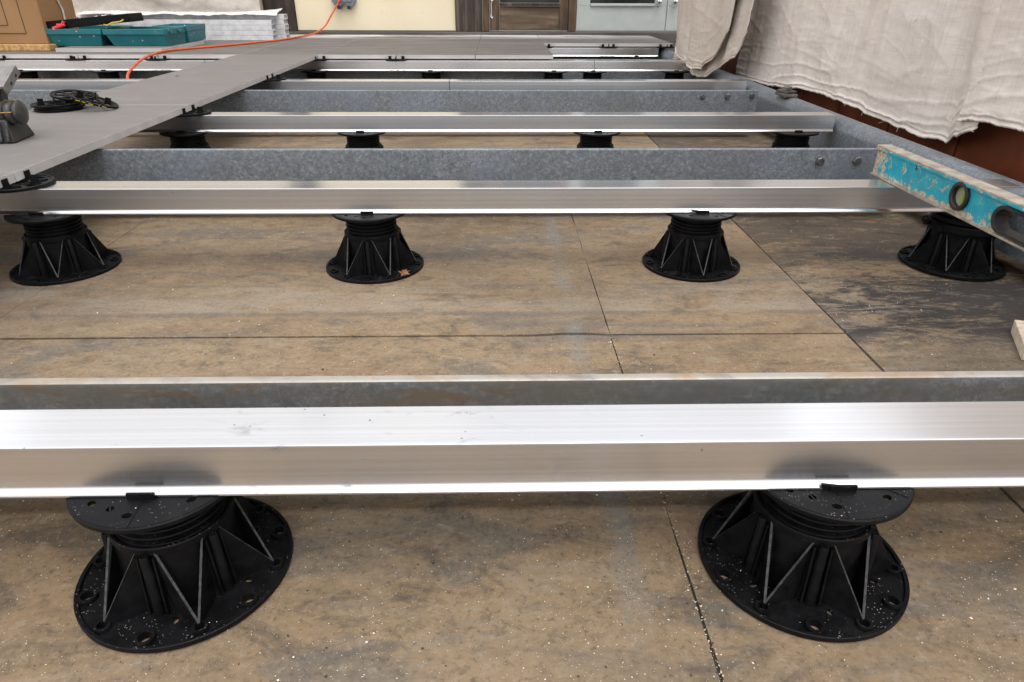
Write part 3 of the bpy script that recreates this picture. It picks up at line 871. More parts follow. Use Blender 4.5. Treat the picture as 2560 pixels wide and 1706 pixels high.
# ---------------------------------------------------------------- house wall
YW = 5.50
H = thing('house', 'house front with cream render, dark timber posts and painted doors', 'house', (0, YW, 0))
def part(name, mat, x0, x1, z0, z1, d0=0.0, d1=0.10, parent=None, bevel=0.003, smooth=False):
    return MB().box(x0, x1, d0, d1, z0, z1).build(name, mat, parent or H, bevel=bevel, smooth=smooth)
part('cream_panel', M['cream'], -1.475, -0.307, 0.2185, 2.45, 0.012, 0.10)
part('cream_panel', M['cream'], -4.2, -1.705, 0.2185, 2.45, 0.012, 0.10)
part('timber_post', M['post'], -1.702, -1.478, 0.214, 2.45, -0.012, 0.10)
part('timber_post', M['post'], -0.304, -0.108, 0.214, 2.45, -0.012, 0.10)
part('threshold', M['sill'], -4.2, 2.6, 0.06, 0.2135, -0.085, 0.12)
part('lintel', M['post'], -4.2, 2.6, 2.453, 2.65, -0.012, 0.10)
part('wall_top', M['cream'], -4.2, 2.6, 2.653, 2.95, 0.012, 0.10)
part('roof_eave', M['post'], -4.4, 2.8, 2.953, 3.02, -0.25, 0.3)
part('door_jamb', M['door_wood'], -0.104, -0.056, 0.2155, 2.45, -0.004, 0.10)
part('door_jamb', M['door_wood'], 0.530, 0.584, 0.2155, 2.45, -0.004, 0.10)
# wooden door
D = part('timber_door', M['door_wood'], -0.053, 0.020, 0.221, 2.44, 0.014, 0.055)
D['label'] = 'weathered brown timber door'
part('stile', M['door_wood'], 0.462, 0.527, 0.221, 2.44, 0.014, 0.055, D)
part('lower_panel', M['door_wood_h'], 0.022, 0.460, 0.2215, 0.382, 0.026, 0.050, D)
part('sill_moulding', M['post'], 0.021, 0.461, 0.384, 0.404, 0.004, 0.052, D)
part('top_rail', M['door_wood'], 0.022, 0.460, 2.30, 2.44, 0.018, 0.050, D)
gm = Mat('dark_window_glass')
M['glass'] = gm.set(gm.mix(gm.step(gm.noise(3, 3), 0.4, 0.6), (0.015, 0.02, 0.018, 1), (0.03, 0.035, 0.03, 1)), 0.06, 0, 0.6)
part('pane', M['glass'], 0.0225, 0.4595, 0.4055, 2.299, 0.032, 0.038, D, 0)
hk = MB().tube([(-0.036, -0.006, 0.45), (-0.036, -0.008, 0.415), (-0.041, -0.012, 0.395), (-0.040, -0.010, 0.345), (-0.044, -0.012, 0.315), (-0.036, -0.018, 0.303), (-0.031, -0.012, 0.314)], 0.0042, 10)
hk.lathe([(0.002, -0.012), (0.010, -0.010), (0.012, 0), (0.010, 0.010), (0.002, 0.012)], 16, (-0.036, -0.004, 0.418))
hk.build('door_hook', M['chrome'], D)
# painted doors
def green_door(x0, x1, knob_x, label):
    d = part('painted_door', M['green'], x0, x1, 0.222, 0.3845, 0.010, 0.055)
    d['label'] = label
    part('door_stile', M['green'], x0, x0 + 0.098, 0.3848, 2.44, 0.010, 0.055, d)
    part('door_stile', M['green'], x1 - 0.088, x1, 0.3848, 2.44, 0.010, 0.055, d)
    part('window_frame', M['green'], x0 + 0.100, x1 - 0.090, 0.385, 0.403, -0.006, 0.055, d)
    part('top_rail', M['green'], x0 + 0.100, x1 - 0.090, 2.28, 2.44, 0.010, 0.055, d)
    part('pane', M['glass'], x0 + 0.1005, x1 - 0.0905, 0.4035, 2.279, 0.030, 0.036, d, 0)
    k = MB().lathe([(0.006, 0), (0.006, 0.012), (0.017, 0.016), (0.020, 0.026), (0.016, 0.036), (0.004, 0.040)], 24)
    k.v = [(x, -z, y) for x, y, z in k.v]
    k.build('knob', M['chrome'], d, loc=(knob_x, 0.010, 0.417))
    kk = MB().lathe([(0.0055, 0), (0.0055, 0.006), (0.003, 0.009)], 14); kk.v = [(x, -z, y) for x, y, z in kk.v]
    kk.build('keyhole_cover', M['chrome'], d, loc=(knob_x, 0.010, 0.383))
green_door(0.5875, 1.2545, 1.190, 'pale grey green door beside the timber door')
green_door(1.2585, 1.930, 1.308, 'pale grey green door partly behind the cloth')
part('timber_post', M['post'], 1.934, 2.6, 0.214, 2.45, -0.012, 0.10)

# outlet on the cream panel
t = thing('outlet_box', 'grey weatherproof outlet box on the cream wall, orange cord plugged in', 'outlet', (-1.108, YW + 0.012, 0.42))
o = MB()
lp = [(-0.078, 0.07), (-0.086, 0.055), (-0.086, -0.008), (-0.066, -0.034), (-0.052, -0.040), (-0.050, -0.058), (-0.022, -0.060), (-0.018, -0.034), (-0.008, -0.024), (0.008, -0.024), (0.018, -0.034), (0.022, -0.060), (0.050, -0.058), (0.052, -0.040), (0.066, -0.034), (0.086, -0.008), (0.086, 0.055), (0.078, 0.07)]
o.holed([lp], 0.0, 0.055); o.v = [(x, -z, y) for x, y, z in o.v]
o.build('cover', M['outlet'], t, bevel=0.004)
o = MB().box(-0.06, 0.06, -0.062, -0.0555, -0.012, 0.068); o.build('lid', M['outlet'], t, bevel=0.004)
o = MB()
for s in (-1, 1): o.box(s * 0.036 - 0.0125, s * 0.036 + 0.0125, -0.0562, -0.0555, -0.0565, -0.036)
o.build('cord_slot', M['dark'], t, smooth=False)
MB().box(-0.034, -0.012, -0.072, -0.0625, -0.004, 0.05).build('plug', M['red'], t, bevel=0.003)

# orange cord
ctl = [(-1.131, 5.445, 0.425), (-1.150, 5.43, 0.392), (-1.200, 5.41, 0.318), (-1.245, 5.38, 0.253), (-1.300, 5.30, 0.213), (-1.345, 5.08, 0.2045), (-1.395, 4.77, 0.2035), (-1.48, 4.53, 0.2035), (-1.585, 4.305, 0.2035), (-1.675, 4.15, 0.2035), (-1.745, 4.01, 0.2035), (-1.765, 3.87, 0.2045), (-1.748, 3.74, 0.204), (-1.713, 3.55, 0.2005), (-1.64, 3.29, 0.190), (-1.575, 3.09, 0.175), (-1.540, 3.020, 0.150), (-1.520, 3.012, 0.08), (-1.50, 3.03, 0.010), (-1.3, 3.1, 0.006)]
def catmull(P, n=8):
    out = []
    P = [Vector(p) for p in P]
    for i in range(len(P) - 1):
        p0, p1, p2, p3 = P[max(i - 1, 0)], P[i], P[i + 1], P[min(i + 2, len(P) - 1)]
        for j in range(n):
            u = j / n
            out.append(0.5 * ((2 * p1) + (p2 - p0) * u + (2 * p0 - 5 * p1 + 4 * p2 - p3) * u * u + (3 * p1 - p0 - 3 * p2 + p3) * u ** 3))
    out.append(P[-1])
    return out
tag(MB().tube(catmull(ctl), 0.0056, 12).build('extension_cord', M['orange'], angle=60), 'orange extension cord from the outlet across the deck and over its edge', 'cord')

# ---------------------------------------------------------------- red wall on the right
W = thing('red_wall', 'low rust red tiled wall behind the canvas cloths', 'wall', (1.24, 0, 0))
MB().box(0.012, 0.35, 0.2, 4.32, -0.02, 0.9).build('core', M['grout'], W, smooth=False)
yj = 0.205
k = 0
edges = [0.21, 0.47, 0.81, 1.15, 1.49, 1.828, 2.18, 2.529, 2.853, 3.19, 3.53, 3.87, 4.31]
for a, b in zip(edges, edges[1:]):
    for z0, z1 in ((-0.015, 0.335), (0.345, 0.695)):
        MB().box(0.0, 0.0125, a + 0.005, b - 0.005, z0, z1).build('panel', M['wall'], W, bevel=0.002, smooth=False)
MB().box(-0.02, 0.37, 0.2, 4.33, 0.9, 0.94).build('coping', M['grout'], W, bevel=0.004, smooth=False)

# ---------------------------------------------------------------- canvas drop cloths
def cloth(name, label, mat, y0, y1, bottom, top, xbase, seed, ny=240, nv=160, amp=1.0, hem=0.010, gather=0.006, bulge=None, left_edge=None):
    vs = []; fs = []
    for i in range(ny + 1):
        y = y0 + (y1 - y0) * i / ny
        zb = bottom(y) + 0.0045 * nz(y * 22, seed) + 0.0026 * nz(y * 110, seed)
        for j in range(nv + 1):
            v = j / nv
            vv = v ** 1.25
            z = zb + (top - zb) * vv
            yy = y
            dz = z - zb
            x = xbase + (0.020 * nz(y * 1.8, z * 0.9, seed) + 0.009 * nz(y * 3.4, z * 1.1 + y * 0.9, seed + 3)) * amp
            x += gather * (1 - 2.2 * abs(nz(y * 8 + z * 0.8, z * 0.7, seed + 41))) + 0.4 * gather * nz(y * 21, z * 1.5, seed + 43)
            rd = max(0.0, 1 - 4.0 * abs(nz(y * 1.1, dz * 24 + 0.8 * nz(y * 3, seed), seed + 17)))
            x -= 0.0060 * rd ** 2 * math.exp(-dz / 0.10) * amp                                          # creases following the hem
            for q_, (fy, fz, am) in enumerate(((1.6, 5.5, 0.0022), (4.5, 13.0, 0.0010), (9.0, 34.0, 0.0006))):
                nn = nz(y * fy + z * 2.0 + 0.35 * nz(y * 9, z * 9, seed + q_), z * fz - y * 1.2, seed + 23 + 7 * q_)
                x -= am * max(0.0, 1 - 6.0 * abs(nn)) ** 2 * amp                                         # sharp dried-in creases
            x -= 0.0045 * math.exp(-((dz - 0.004) / 0.004) ** 2)                                        # rolled hem
            x += 0.0040 * math.exp(-((dz - 0.0115) / 0.003) ** 2)
            x -= 0.0025 * math.exp(-((dz - 0.0160) / 0.003) ** 2)
            if bulge: x += bulge(y, z, zb)
            if left_edge: yy = y + left_edge(i / ny, z)
            vs.append((x, yy, z))
    n = nv + 1
    for i in range(ny):
        for j in range(nv):
            a = i * n + j
            fs.append((a, a + n, a + n + 1, a + 1))
    o = MB().add(vs, fs).build(name, mat, angle=180)
    s = o.modifiers.new('thickness', 'SOLIDIFY'); s.thickness = 0.0014; s.offset = 1
    return o
near_tab = [(1.60, 0.222), (1.66, 0.205), (1.738, 0.180), (1.80, 0.152), (1.90, 0.150), (2.036, 0.154), (2.15, 0.160), (2.324, 0.170), (2.50, 0.176), (2.682, 0.172), (2.90, 0.150), (3.137, 0.134), (3.50, 0.128)]
def near_bulge(y, z, zb):
    return -0.030 * math.exp(-((y - 1.70 - 0.10 * (z - 0.2)) / 0.05) ** 2) * (0.4 + z) + 0.02 * math.exp(-((y - 1.82 - 0.12 * (z - 0.2)) / 0.06) ** 2)
c1 = cloth('drop_cloth', 'large pale linen drop cloth with frayed hem hanging over the red wall', M['canvas'], 1.66, 3.49, lambda y: interp(near_tab, y), 0.955, 1.165, 2.0, bulge=near_bulge, ny=360)
tag(c1, 'large pale linen drop cloth with frayed hem hanging over the red wall', 'drop cloth', 'canvas drop cloths')
tab2 = [(0.9, 0.235), (1.2, 0.25), (1.40, 0.232), (1.50, 0.240), (1.60, 0.236), (1.66, 0.232), (1.72, 0.222)]
c2 = cloth('drop_cloth', '', M['canvas'], 0.85, 1.72, lambda y: interp(tab2, y), 0.955, 1.148, 9.0, ny=200)
tag(c2, 'pale linen drop cloth at the right edge, overlapping the large one with a raised seam', 'drop cloth', 'canvas drop cloths')
# folded cloth further back: two layers
tabA = [(3.28, 0.338), (3.36, 0.213), (3.48, 0.16), (3.6, 0.15), (3.74, 0.16), (3.9, 0.17), (4.0, 0.183), (4.06, 0.213)]
tabB = [(3.12, 0.338), (3.2, 0.24), (3.32, 0.188), (3.46, 0.128), (3.56, 0.118), (3.68, 0.115), (3.76, 0.136), (3.9, 0.148), (4.1, 0.143), (4.25, 0.133)]
FC = thing('folded_cloth', 'stained folded canvas cloth with a rounded hem, in front of the pale green door', 'drop cloth', (0, 0, 0), 0, 'canvas drop cloths')
def slant(k0, k1):
    return lambda f, z: (z - 0.15) * (k0 * (1 - f) + k1 * f)
a = cloth('front_layer', '', M['canvas_dark'], 3.28, 4.06, lambda y: interp(tabA, y), 0.955, 0.965, 21.0, ny=110, amp=0.8, gather=0.016, left_edge=slant(-0.35, 0.15), bulge=lambda y, z, zb: 0.035 * abs((y - 3.68) / 0.4) ** 2)
b = cloth('back_layer', '', M['canvas_dark'], 3.12, 4.26, lambda y: interp(tabB, y), 0.955, 1.000, 33.0, ny=130, amp=0.8, gather=0.018, left_edge=slant(-0.15, -0.1), bulge=lambda y, z, zb: 0.03 * abs((y - 3.7) / 0.5) ** 2)
a.parent = FC; b.parent = FC
# frayed threads on the large cloth
fr = MB()
for i in range(18):
    y = random.uniform(1.82, 3.2)
    zb = interp(near_tab, y)
    p = Vector((1.160, y, zb + 0.005)); pts = [p]
    d = Vector((random.uniform(-.3, .1), random.uniform(-1, 1), -1))
    for k in range(5):
        d += Vector((random.uniform(-.5, .5), random.uniform(-.9, .9), random.uniform(-.3, .5)))
        p = p + d.normalized() * random.uniform(0.0015, 0.0035)
        pts.append(p.copy())
    fr.tube(pts, 0.00035, 4)
o = fr.build('frayed_thread', M['canvas'], c1); o['kind'] = 'stuff'
# cloth on the back wall, left
def back_cloth():
    vs = []; fs = []
    nx, nv = 150, 60
    for i in range(nx + 1):
        x = -3.6 + 1.90 * i / nx
        for j in range(nv + 1):
            z = 0.30 + 1.0 * (j / nv) ** 1.6 + 0.012 * nz(x * 5, 1.0) * (1 - j / nv)
            y = 5.43 + 0.028 * nz(x * 2.5, z * 3, 4) + 0.012 * nz(x * 5 + z * 6, z * 9, 2) + 0.004 * nz(x * 24, z * 28, 6) - 0.03 * math.exp(-((z - 0.31) / 0.02) ** 2)
            vs.append((x, y, z))
    n = nv + 1
    for i in range(nx):
        for j in range(nv):
            q = i * n + j
            fs.append((q, q + n, q + n + 1, q + 1))
    o = MB().add(vs, fs).build('drop_cloth', M['canvas_back'], angle=180)
    s = o.modifiers.new('thickness', 'SOLIDIFY'); s.thickness = 0.003
    return tag(o, 'greyish wrinkled drop cloth covering the house wall behind the white profiles', 'drop cloth', 'canvas drop cloths')
back_cloth()

# nut and packing plates on the edge beam
t = thing('anchor_nut', 'weathered square washers and nut on top of the edge beam under the cloth', 'nut', (1.068, 2.60, 0.160))
MB().box(-0.026, 0.026, -0.045, 0.045, 0.0004, 0.011).build('washer', M['old_steel'], t, bevel=0.002, smooth=False)
MB().box(-0.020, 0.022, -0.030, 0.034, 0.0115, 0.020).build('washer', M['bolt'], t, bevel=0.002, rot=(0, 0, 0.3), smooth=False)
nt = MB().lathe([(0.018, 0.0205), (0.018, 0.031), (0.015, 0.033), (0.009, 0.033)], 6)
nt.build('nut', M['old_steel'], t, smooth=False)

# ---------------------------------------------------------------- spirit level
L = thing('spirit_level', 'worn blue spirit level with dried mortar, lying across two rails', 'spirit level', (0.78, 1.3925, ZR + 0.0004))
M['worn_blue'] = mat_worn_blue()
HL = 0.0605; LL = 1.2; TW = 0.030
def slot(y0, y1, z, h):
    n = 14; out = []
    for i in range(n + 1):
        a = PI / 2 + PI * i / n
        out.append((y0 + h * math.cos(a), z + h * math.sin(a)))
    for i in range(n + 1):
        a = -PI / 2 + PI * i / n
        out.append((y1 + h * math.cos(a), z + h * math.sin(a)))
    return out
VY, VZ = -0.287, 0.0335
loops = [[(0, 0.004), (-LL, 0.004), (-LL, HL - 0.004), (0, HL - 0.004)],
         ring(VY, VZ, 0.0235, 40, 0.0235), slot(-0.575, -0.400, 0.0285, 0.0215), ring(-0.0065, 0.0135, 0.0022, 12), ring(-0.0065, 0.0520, 0.0022, 12), slot(-1.0, -0.80, 0.0285, 0.0215)]
web = MB().holed(loops, 0.004, 0.026)
web.v = [(z, x, y) for x, y, z in web.v]
web.build('body', M['worn_blue'], L, bevel=0.0008)
fl = MB()
fl.sweep([(0.0, HL - 0.0045), (0.0, HL - 0.001), (0.001, HL), (TW - 0.001, HL), (TW, HL - 0.001), (TW, HL - 0.0045)], -LL, 0)
fl.v = [(y, x, z) for x, y, z in fl.v]
f1 = fl.build('top_edge', M['tan_metal'], L)
st = MB().box(-0.0006, 0.0014, -LL, -0.0005, HL - 0.0075, HL - 0.0032); st.build('paint_line', M['worn_blue'], f1, smooth=False)
fl = MB().sweep([(0.0, 0.0045), (0.0, 0.001), (0.001, 0), (TW - 0.001, 0), (TW, 0.001), (TW, 0.0045)], -LL, 0)
fl.v = [(y, x, z) for x, y, z in fl.v]
fl.build('bottom_edge', M['tan_metal'], L)
MB().box(0.0065, 0.0235, -0.002, 0.0012, 0.0045, HL - 0.0048).build('end_cap', M['tool'], L, bevel=0.0005)
def facing(prof, n, y, z, rz=1.0):
    q = MB().lathe(prof, n, closed=True)
    q.v = [(-zz, xx + y, yy + z) for xx, yy, zz in q.v]
    return q
vr = facing([(0.0165, -0.022), (0.0165, -0.001), (0.0180, 0.0010), (0.0215, 0.0014), (0.0240, 0.0006), (0.0245, -0.0045), (0.0236, -0.022)], 48, VY, VZ).build('vial_ring', M['tool'], L)
lens = MB().lathe([(0.001, 0.0), (0.0165, 0.0), (0.0165, 0.004), (0.001, 0.004)], 36)
lens.v = [(0.011 - zz, xx + VY, yy + VZ) for xx, yy, zz in lens.v]
lens.build('window', M['lens'], vr)
vt = MB().tube([(0.0075, VY - 0.004, VZ - 0.0120), (0.0075, VY - 0.004, VZ + 0.0120)], 0.0042, 14); vt.build('vial', M['vial'], vr)
for y0, y1 in ((-0.575, -0.400), (-1.0, -0.80)):
    o_, i_ = slot(y0, y1, 0.0285, 0.0214), slot(y0 + 0.003, y1 - 0.003, 0.0285, 0.0165)
    gq = MB().holed([o_, i_], -0.0015, 0.022)
    gq.v = [(0.024 - z if False else 0.0265 - z, x, y) for x, y, z in gq.v]
    gq.v = [(x - 0.006, y, z) for x, y, z in gq.v]
    gq.build('hand_hole', M['tool'], L, bevel=0.001)
ml = MB().tube([(-0.0003, -0.143, 0.056), (-0.0003, -0.147, 0.044), (-0.0003, -0.1455, 0.041)], 0.0009, 6).tube([(-0.0003, -0.1435, 0.0455), (-0.0003, -0.1505, 0.0475)], 0.0008, 6)
ml = MB().tube([(0.0038, -0.143, 0.053), (0.0038, -0.146, 0.046), (0.0038, -0.1455, 0.0425)], 0.0008, 6).tube([(0.0038, -0.142, 0.0455), (0.0038, -0.150, 0.0465)], 0.0007, 6)
ml.build('pen_mark', M['ink'], L)

# ---------------------------------------------------------------- tool on the strip, left edge
T = thing('power_tool', 'dirty dark hand tool with ribbed rubber grip and metal plate at the left edge', 'power tool', (-1.108, 1.62, ZT1 + 0.0004), 0.06)
MB().hexa([(-0.22, -0.045, 0.0), (0.010, -0.040, 0.0), (0.000, 0.065, 0.0), (-0.22, 0.07, 0.0), (-0.22, -0.030, 0.055), (-0.002, -0.028, 0.050), (-0.012, 0.05, 0.050), (-0.22, 0.06, 0.055)]).build('base_block', M['tool'], T, bevel=0.004)
bk = MB()
for i in range(7):
    bx = -0.10 + i * 0.016
    bk.hexa([(bx, -0.0455, 0.006), (bx + 0.006, -0.0455, 0.006), (bx + 0.006, -0.040, 0.006), (bx, -0.040, 0.006), (bx, -0.033, 0.046), (bx + 0.006, -0.033, 0.046), (bx + 0.006, -0.028, 0.046), (bx, -0.028, 0.046)])
bk.build('cooling_rib', M['black_worn_lit'], T, bevel=0.001)
for bx, bz in ((-0.028, 0.075), (-0.040, 0.100)):
    q_ = MB().lathe([(0.0055, 0), (0.0055, 0.003), (0.003, 0.0042)], 12); q_.v = [(x, -z, y) for x, y, z in q_.v]
    q_.build('screw_head', M['bolt'], T, loc=(bx, -0.0045, bz))
MB().tube([(-0.115, -0.010, 0.09), (-0.08, -0.022, 0.097), (-0.050, -0.020, 0.088), (-0.036, -0.012, 0.070)], 0.006, 10).build('cable', M['tool'], T)
gp = []; rr = []
for i in range(181):
    u = i / 180
    x = -0.24 + 0.268 * u
    lobe = abs(math.sin(PI * (u * 15.0)))
    r_ = 0.0205 + 0.0065 * lobe ** 0.55
    if u > 0.97: r_ *= max(0.25, math.cos((u - 0.97) / 0.03 * 1.3))
    gp.append((x, -0.010 + 0.012 * u, 0.056 + 0.006 * u)); rr.append(r_)
gr = MB().tube(gp, rr, 28).build('ribbed_grip', M['rubber'], T, angle=60)
sm = MB()
for s in (0.9, 2.6):
    sm.tube([(x, y - 0.0266 * math.cos(s - 0.9 + 0.15), z + 0.0266 * math.sin(s - 0.9 + 0.15)) for (x, y, z) in gp[2:172:4]], 0.0011, 6)
sm.build('mould_seam', M['fibre'], gr)
MB().hexa([(-0.16, -0.005, 0.05), (-0.018, -0.008, 0.062), (-0.026, 0.045, 0.06), (-0.16, 0.05, 0.05), (-0.16, -0.002, 0.132), (-0.004, -0.004, 0.118), (-0.020, 0.05, 0.125), (-0.16, 0.05, 0.14)]).build('housing', M['tool'], T, bevel=0.006)
MB().hexa([(-0.060, -0.018, 0.088), (-0.052, -0.018, 0.088), (-0.052, 0.0, 0.088), (-0.060, 0.0, 0.088), (-0.130, -0.018, 0.125), (-0.105, -0.018, 0.125), (-0.105, 0, 0.125), (-0.130, 0, 0.125)]).build('bracket', M['tool'], T, bevel=0.002)
pl = MB().box(-0.17, 0.004, -0.014, 0.068, 0, 0.007).build('top_plate', M['plate'], T, loc=(0, 0, 0.119), rot=(R(27), R(-2), 0), bevel=0.0015)
MB().box(0.0042, 0.009, -0.014, 0.068, -0.014, 0.0072).build('plate_flange', M['plate'], pl, bevel=0.001)
MB().box(-0.042, -0.0395, -0.010, 0.062, 0.0071, 0.0074).build('marker_line', M['marker'], pl, smooth=False)
sl = MB()
for yy in (0.012, 0.042): sl.box(0.0089, 0.0092, yy, yy + 0.010, -0.009, -0.003)
sl.build('flange_slot', M['dark'], pl, smooth=False)

# spare spacer discs lying on the strip
z = ZT1 + 0.0006
for k, (dx, dy, rz) in enumerate(((0, 0, 0.3), (0.006, 0.004, 1.0), (-0.004, -0.003, 0.6))):
    lab_ = ('lowest of the spare spacer discs piled on the strip', 'middle one of the spare spacer discs piled on the strip', 'uppermost flat disc of the spare pile on the strip')[k]
    spacer(-1.268 + dx, 2.055 + dy, z + k * 0.0064, lab_, rz, tabs=(k == 2), group='spare spacer discs')
spacer(-1.248, 2.115, z + 0.0275, 'spare spacer disc leaning flat across the back of the pile', 0.5, (R(6), R(6)), False, 'spare spacer discs')
s5 = spacer(-1.166, 2.062, z + 0.021, 'tilted spare spacer disc with yellow marks leaning off the pile', 0.4, (R(2), R(19)), True, 'spare spacer discs')
yl = MB()
for a in range(5):
    yl.box(-0.040 + a * 0.016, -0.029 + a * 0.016, -0.0624 + abs(a - 2) * 0.003 - 0.0004, -0.0615 + abs(a - 2) * 0.003, 0.0018, 0.0034)
yl.build('yellow_mark', M['yellow'], s5, smooth=False)
# seed on strip
sd_ = MB()
sd_.lathe([(0.0008, -0.006), (0.0042, -0.002), (0.0048, 0.002), (0.0015, 0.006)], 12)
sd_.v = [(z_, x_, abs(y_) * 0.5 + 0.0008) for x_, y_, z_ in sd_.v]
sd_.tube([(0.006, 0, 0.001), (0.016, 0.001, 0.0022)], 0.0007, 6)
tag(sd_.build('seed', M['leaf'], loc=(-1.262, 2.85, ZT1 + 0.0008), rot=(0, 0, -0.2)), 'dry brown seed with a stalk on the grey strip', 'seed')

# ---------------------------------------------------------------- cardboard box on a board
t = thing('fibre_board', 'thick fibreboard sheet under the cardboard box', 'board', (0, 0, 0))
MB().box(-3.05, -2.408, 3.985, 4.42, ZT1 + 0.0008, 0.229).build('board', M['fibre'], t, bevel=0.003, smooth=False)
t = thing('cardboard_box', 'tall brown cardboard box printed with nested line squares', 'box', (-2.68, 4.20, 0.2295))
MB().hexa([(-0.32, -0.175, 0), (0.248, -0.175, 0), (0.236, 0.178, 0), (-0.32, 0.178, 0), (-0.32, -0.175, 0.52), (0.252, -0.178, 0.52), (0.244, 0.180, 0.52), (-0.32, 0.18, 0.52)]).build('carton', M['card'], t, bevel=0.003)
pr = MB()
def rect(x0, x1, z0, z1, w=0.0014):
    y0, y1 = -0.1788, -0.1752
    pr.box(x0, x1, y0, y1, z0, z0 + w); pr.box(x0, x1, y0, y1, z1 - w, z1); pr.box(x0, x0 + w, y0, y1, z0 + w, z1 - w); pr.box(x1 - w, x1, y0, y1, z0 + w, z1 - w)
rect(-0.25, 0.145, 0.052, 0.40); rect(-0.17, 0.062, 0.092, 0.170 + 0.05)
pr.build('printed_outline', M['ink'], t, smooth=False)
MB().box(-0.20, -0.0, -0.1795, -0.1753, 0.115, 0.19).build('paper_label', M['offcut'], t, smooth=False)
tp = MB().tube([(0.2495, 0.03, 0.06), (0.2515, 0.035, 0.16), (0.2525, 0.015, 0.20), (0.2535, -0.03, 0.28), (0.2535, -0.06, 0.40)], 0.0045, 6)
tp.build('tape_strip', M['film'], t)

# ---------------------------------------------------------------- teal trays with a lid
ZL = ZT1 + 0.0208
t = thing('teal_case', 'scuffed teal plastic tool case lying open on the loose tile', 'tool case', (0, 0, 0))
def basin(x0, x1, y0, y1, z0, z1, sx0, sx1, sy0, name):
    """an open tub: slanting outer walls, rim and hollow inside"""
    b0 = [(x0 + sx0, y0 + sy0, z0), (x1 - sx1, y0 + sy0, z0), (x1 - sx1, y1 - 0.01, z0), (x0 + sx0, y1 - 0.01, z0)]
    m0 = [(x0 + sx0 * 0.30, y0 + sy0 * 0.3, z1 - 0.030), (x1 - sx1 * 0.3, y0 + sy0 * 0.3, z1 - 0.030), (x1 - sx1 * 0.3, y1, z1 - 0.030), (x0 + sx0 * 0.3, y1, z1 - 0.030)]
    m1 = [(x0, y0, z1 - 0.028), (x1, y0, z1 - 0.028), (x1, y1 + 0.004, z1 - 0.028), (x0, y1 + 0.004, z1 - 0.028)]
    r0 = [(x0, y0, z1), (x1, y0, z1), (x1, y1 + 0.004, z1), (x0, y1 + 0.004, z1)]
    i0 = [(x0 + 0.012, y0 + 0.012, z1), (x1 - 0.012, y0 + 0.012, z1), (x1 - 0.012, y1 - 0.008, z1), (x0 + 0.012, y1 - 0.008, z1)]
    i1 = [(x0 + sx0 + 0.012, y0 + sy0 + 0.01, z0 + 0.008), (x1 - sx1 - 0.012, y0 + sy0 + 0.01, z0 + 0.008), (x1 - sx1 - 0.012, y1 - 0.02, z0 + 0.008), (x0 + sx0 + 0.012, y1 - 0.02, z0 + 0.008)]
    rings = [b0, m0, m1, r0, i0, i1]
    vs = [p for r_ in rings for p in r_]
    fs = [(3, 2, 1, 0), (20, 21, 22, 23)]
    for k in range(5):
        for i in range(4):
            a, b = k * 4 + i, k * 4 + (i + 1) % 4
            fs.append((a, b, b + 4, a + 4))
    return MB().add(vs, fs).build(name, M['teal'], t, bevel=0.004)
basin(-2.492, -2.140, 4.03, 4.40, ZL, ZL + 0.086, 0.030, 0.022, 0.020, 'tray')
basin(-2.130, -1.800, 4.025, 4.30, ZL, ZL + 0.086, 0.036, 0.004, 0.020, 'tray')
basin(-1.99, -1.790, 4.306, 4.58, ZL, ZL + 0.088, 0.010, 0.006, 0.012, 'tray')
MB().box(-2.143, -2.127, 4.05, 4.36, ZL + 0.060, ZL + 0.080).build('hinge', M['teal'], t, bevel=0.003)
for x in (-1.797,):
    for y in (4.09, 4.20): MB().box(x - 0.002, x + 0.006, y, y + 0.035, ZL + 0.060, ZL + 0.074).build('latch', M['teal'], t, bevel=0.003)
t = thing('parts_lid', 'black shallow lid full of screws tilted on top of the teal case', 'lid', (-2.262, 4.16, ZL + 0.094), -0.02)
t.rotation_euler = (0, R(-5.2), -0.02)
b_ = MB()
b_.holed([[(-0.25, -0.11), (0.20, -0.12), (0.262, -0.06), (0.262, 0.10), (-0.235, 0.12), (-0.256, 0.02)]], 0, 0.006)
ot = [(-0.25, -0.11), (0.20, -0.12), (0.262, -0.06), (0.262, 0.10), (-0.235, 0.12), (-0.256, 0.02)]
it = [(x * 0.955, y * 0.88) for x, y in ot]
b_.holed([ot, it], 0.0055, 0.042)
b_.build('shell', M['black'], t, bevel=0.003)
it2 = [(x * 0.95, y * 0.87) for x, y in ot]
MB().holed([it2], 0.020, 0.032).build('inner_panel', M['black'], t)
for i in range(26):
    cx, cy = random.uniform(-0.08, 0.18), random.uniform(-0.08, 0.06)
    a_ = random.uniform(0, PI); l_ = random.uniform(0.012, 0.028)
    zc = 0.0365 + random.uniform(0, 0.010)
    q = MB().tube([(cx, cy, zc), (cx + l_ * math.cos(a_), cy + l_ * math.sin(a_), zc + random.uniform(-0.003, 0.006))], 0.0032, 7)
    q.build('screw', M['chrome'] if i % 3 else M['white_alu'], t)
MB().tube([(-0.13, -0.1235, 0.006), (-0.10, -0.126, 0.010), (-0.075, -0.126, 0.014), (-0.060, -0.1235, 0.034)], 0.008, 8).tube([(-0.10, -0.126, 0.020), (-0.058, -0.126, 0.016)], 0.007, 8).build('red_clip', M['red'], t)
MB().tube([(0.15, -0.122, 0.000), (0.17, -0.132, -0.006), (0.20, -0.130, 0.004), (0.235, -0.105, 0.006), (0.245, -0.092, 0.014)], 0.0036, 8).build('yellow_tie', M['yellow'], t)

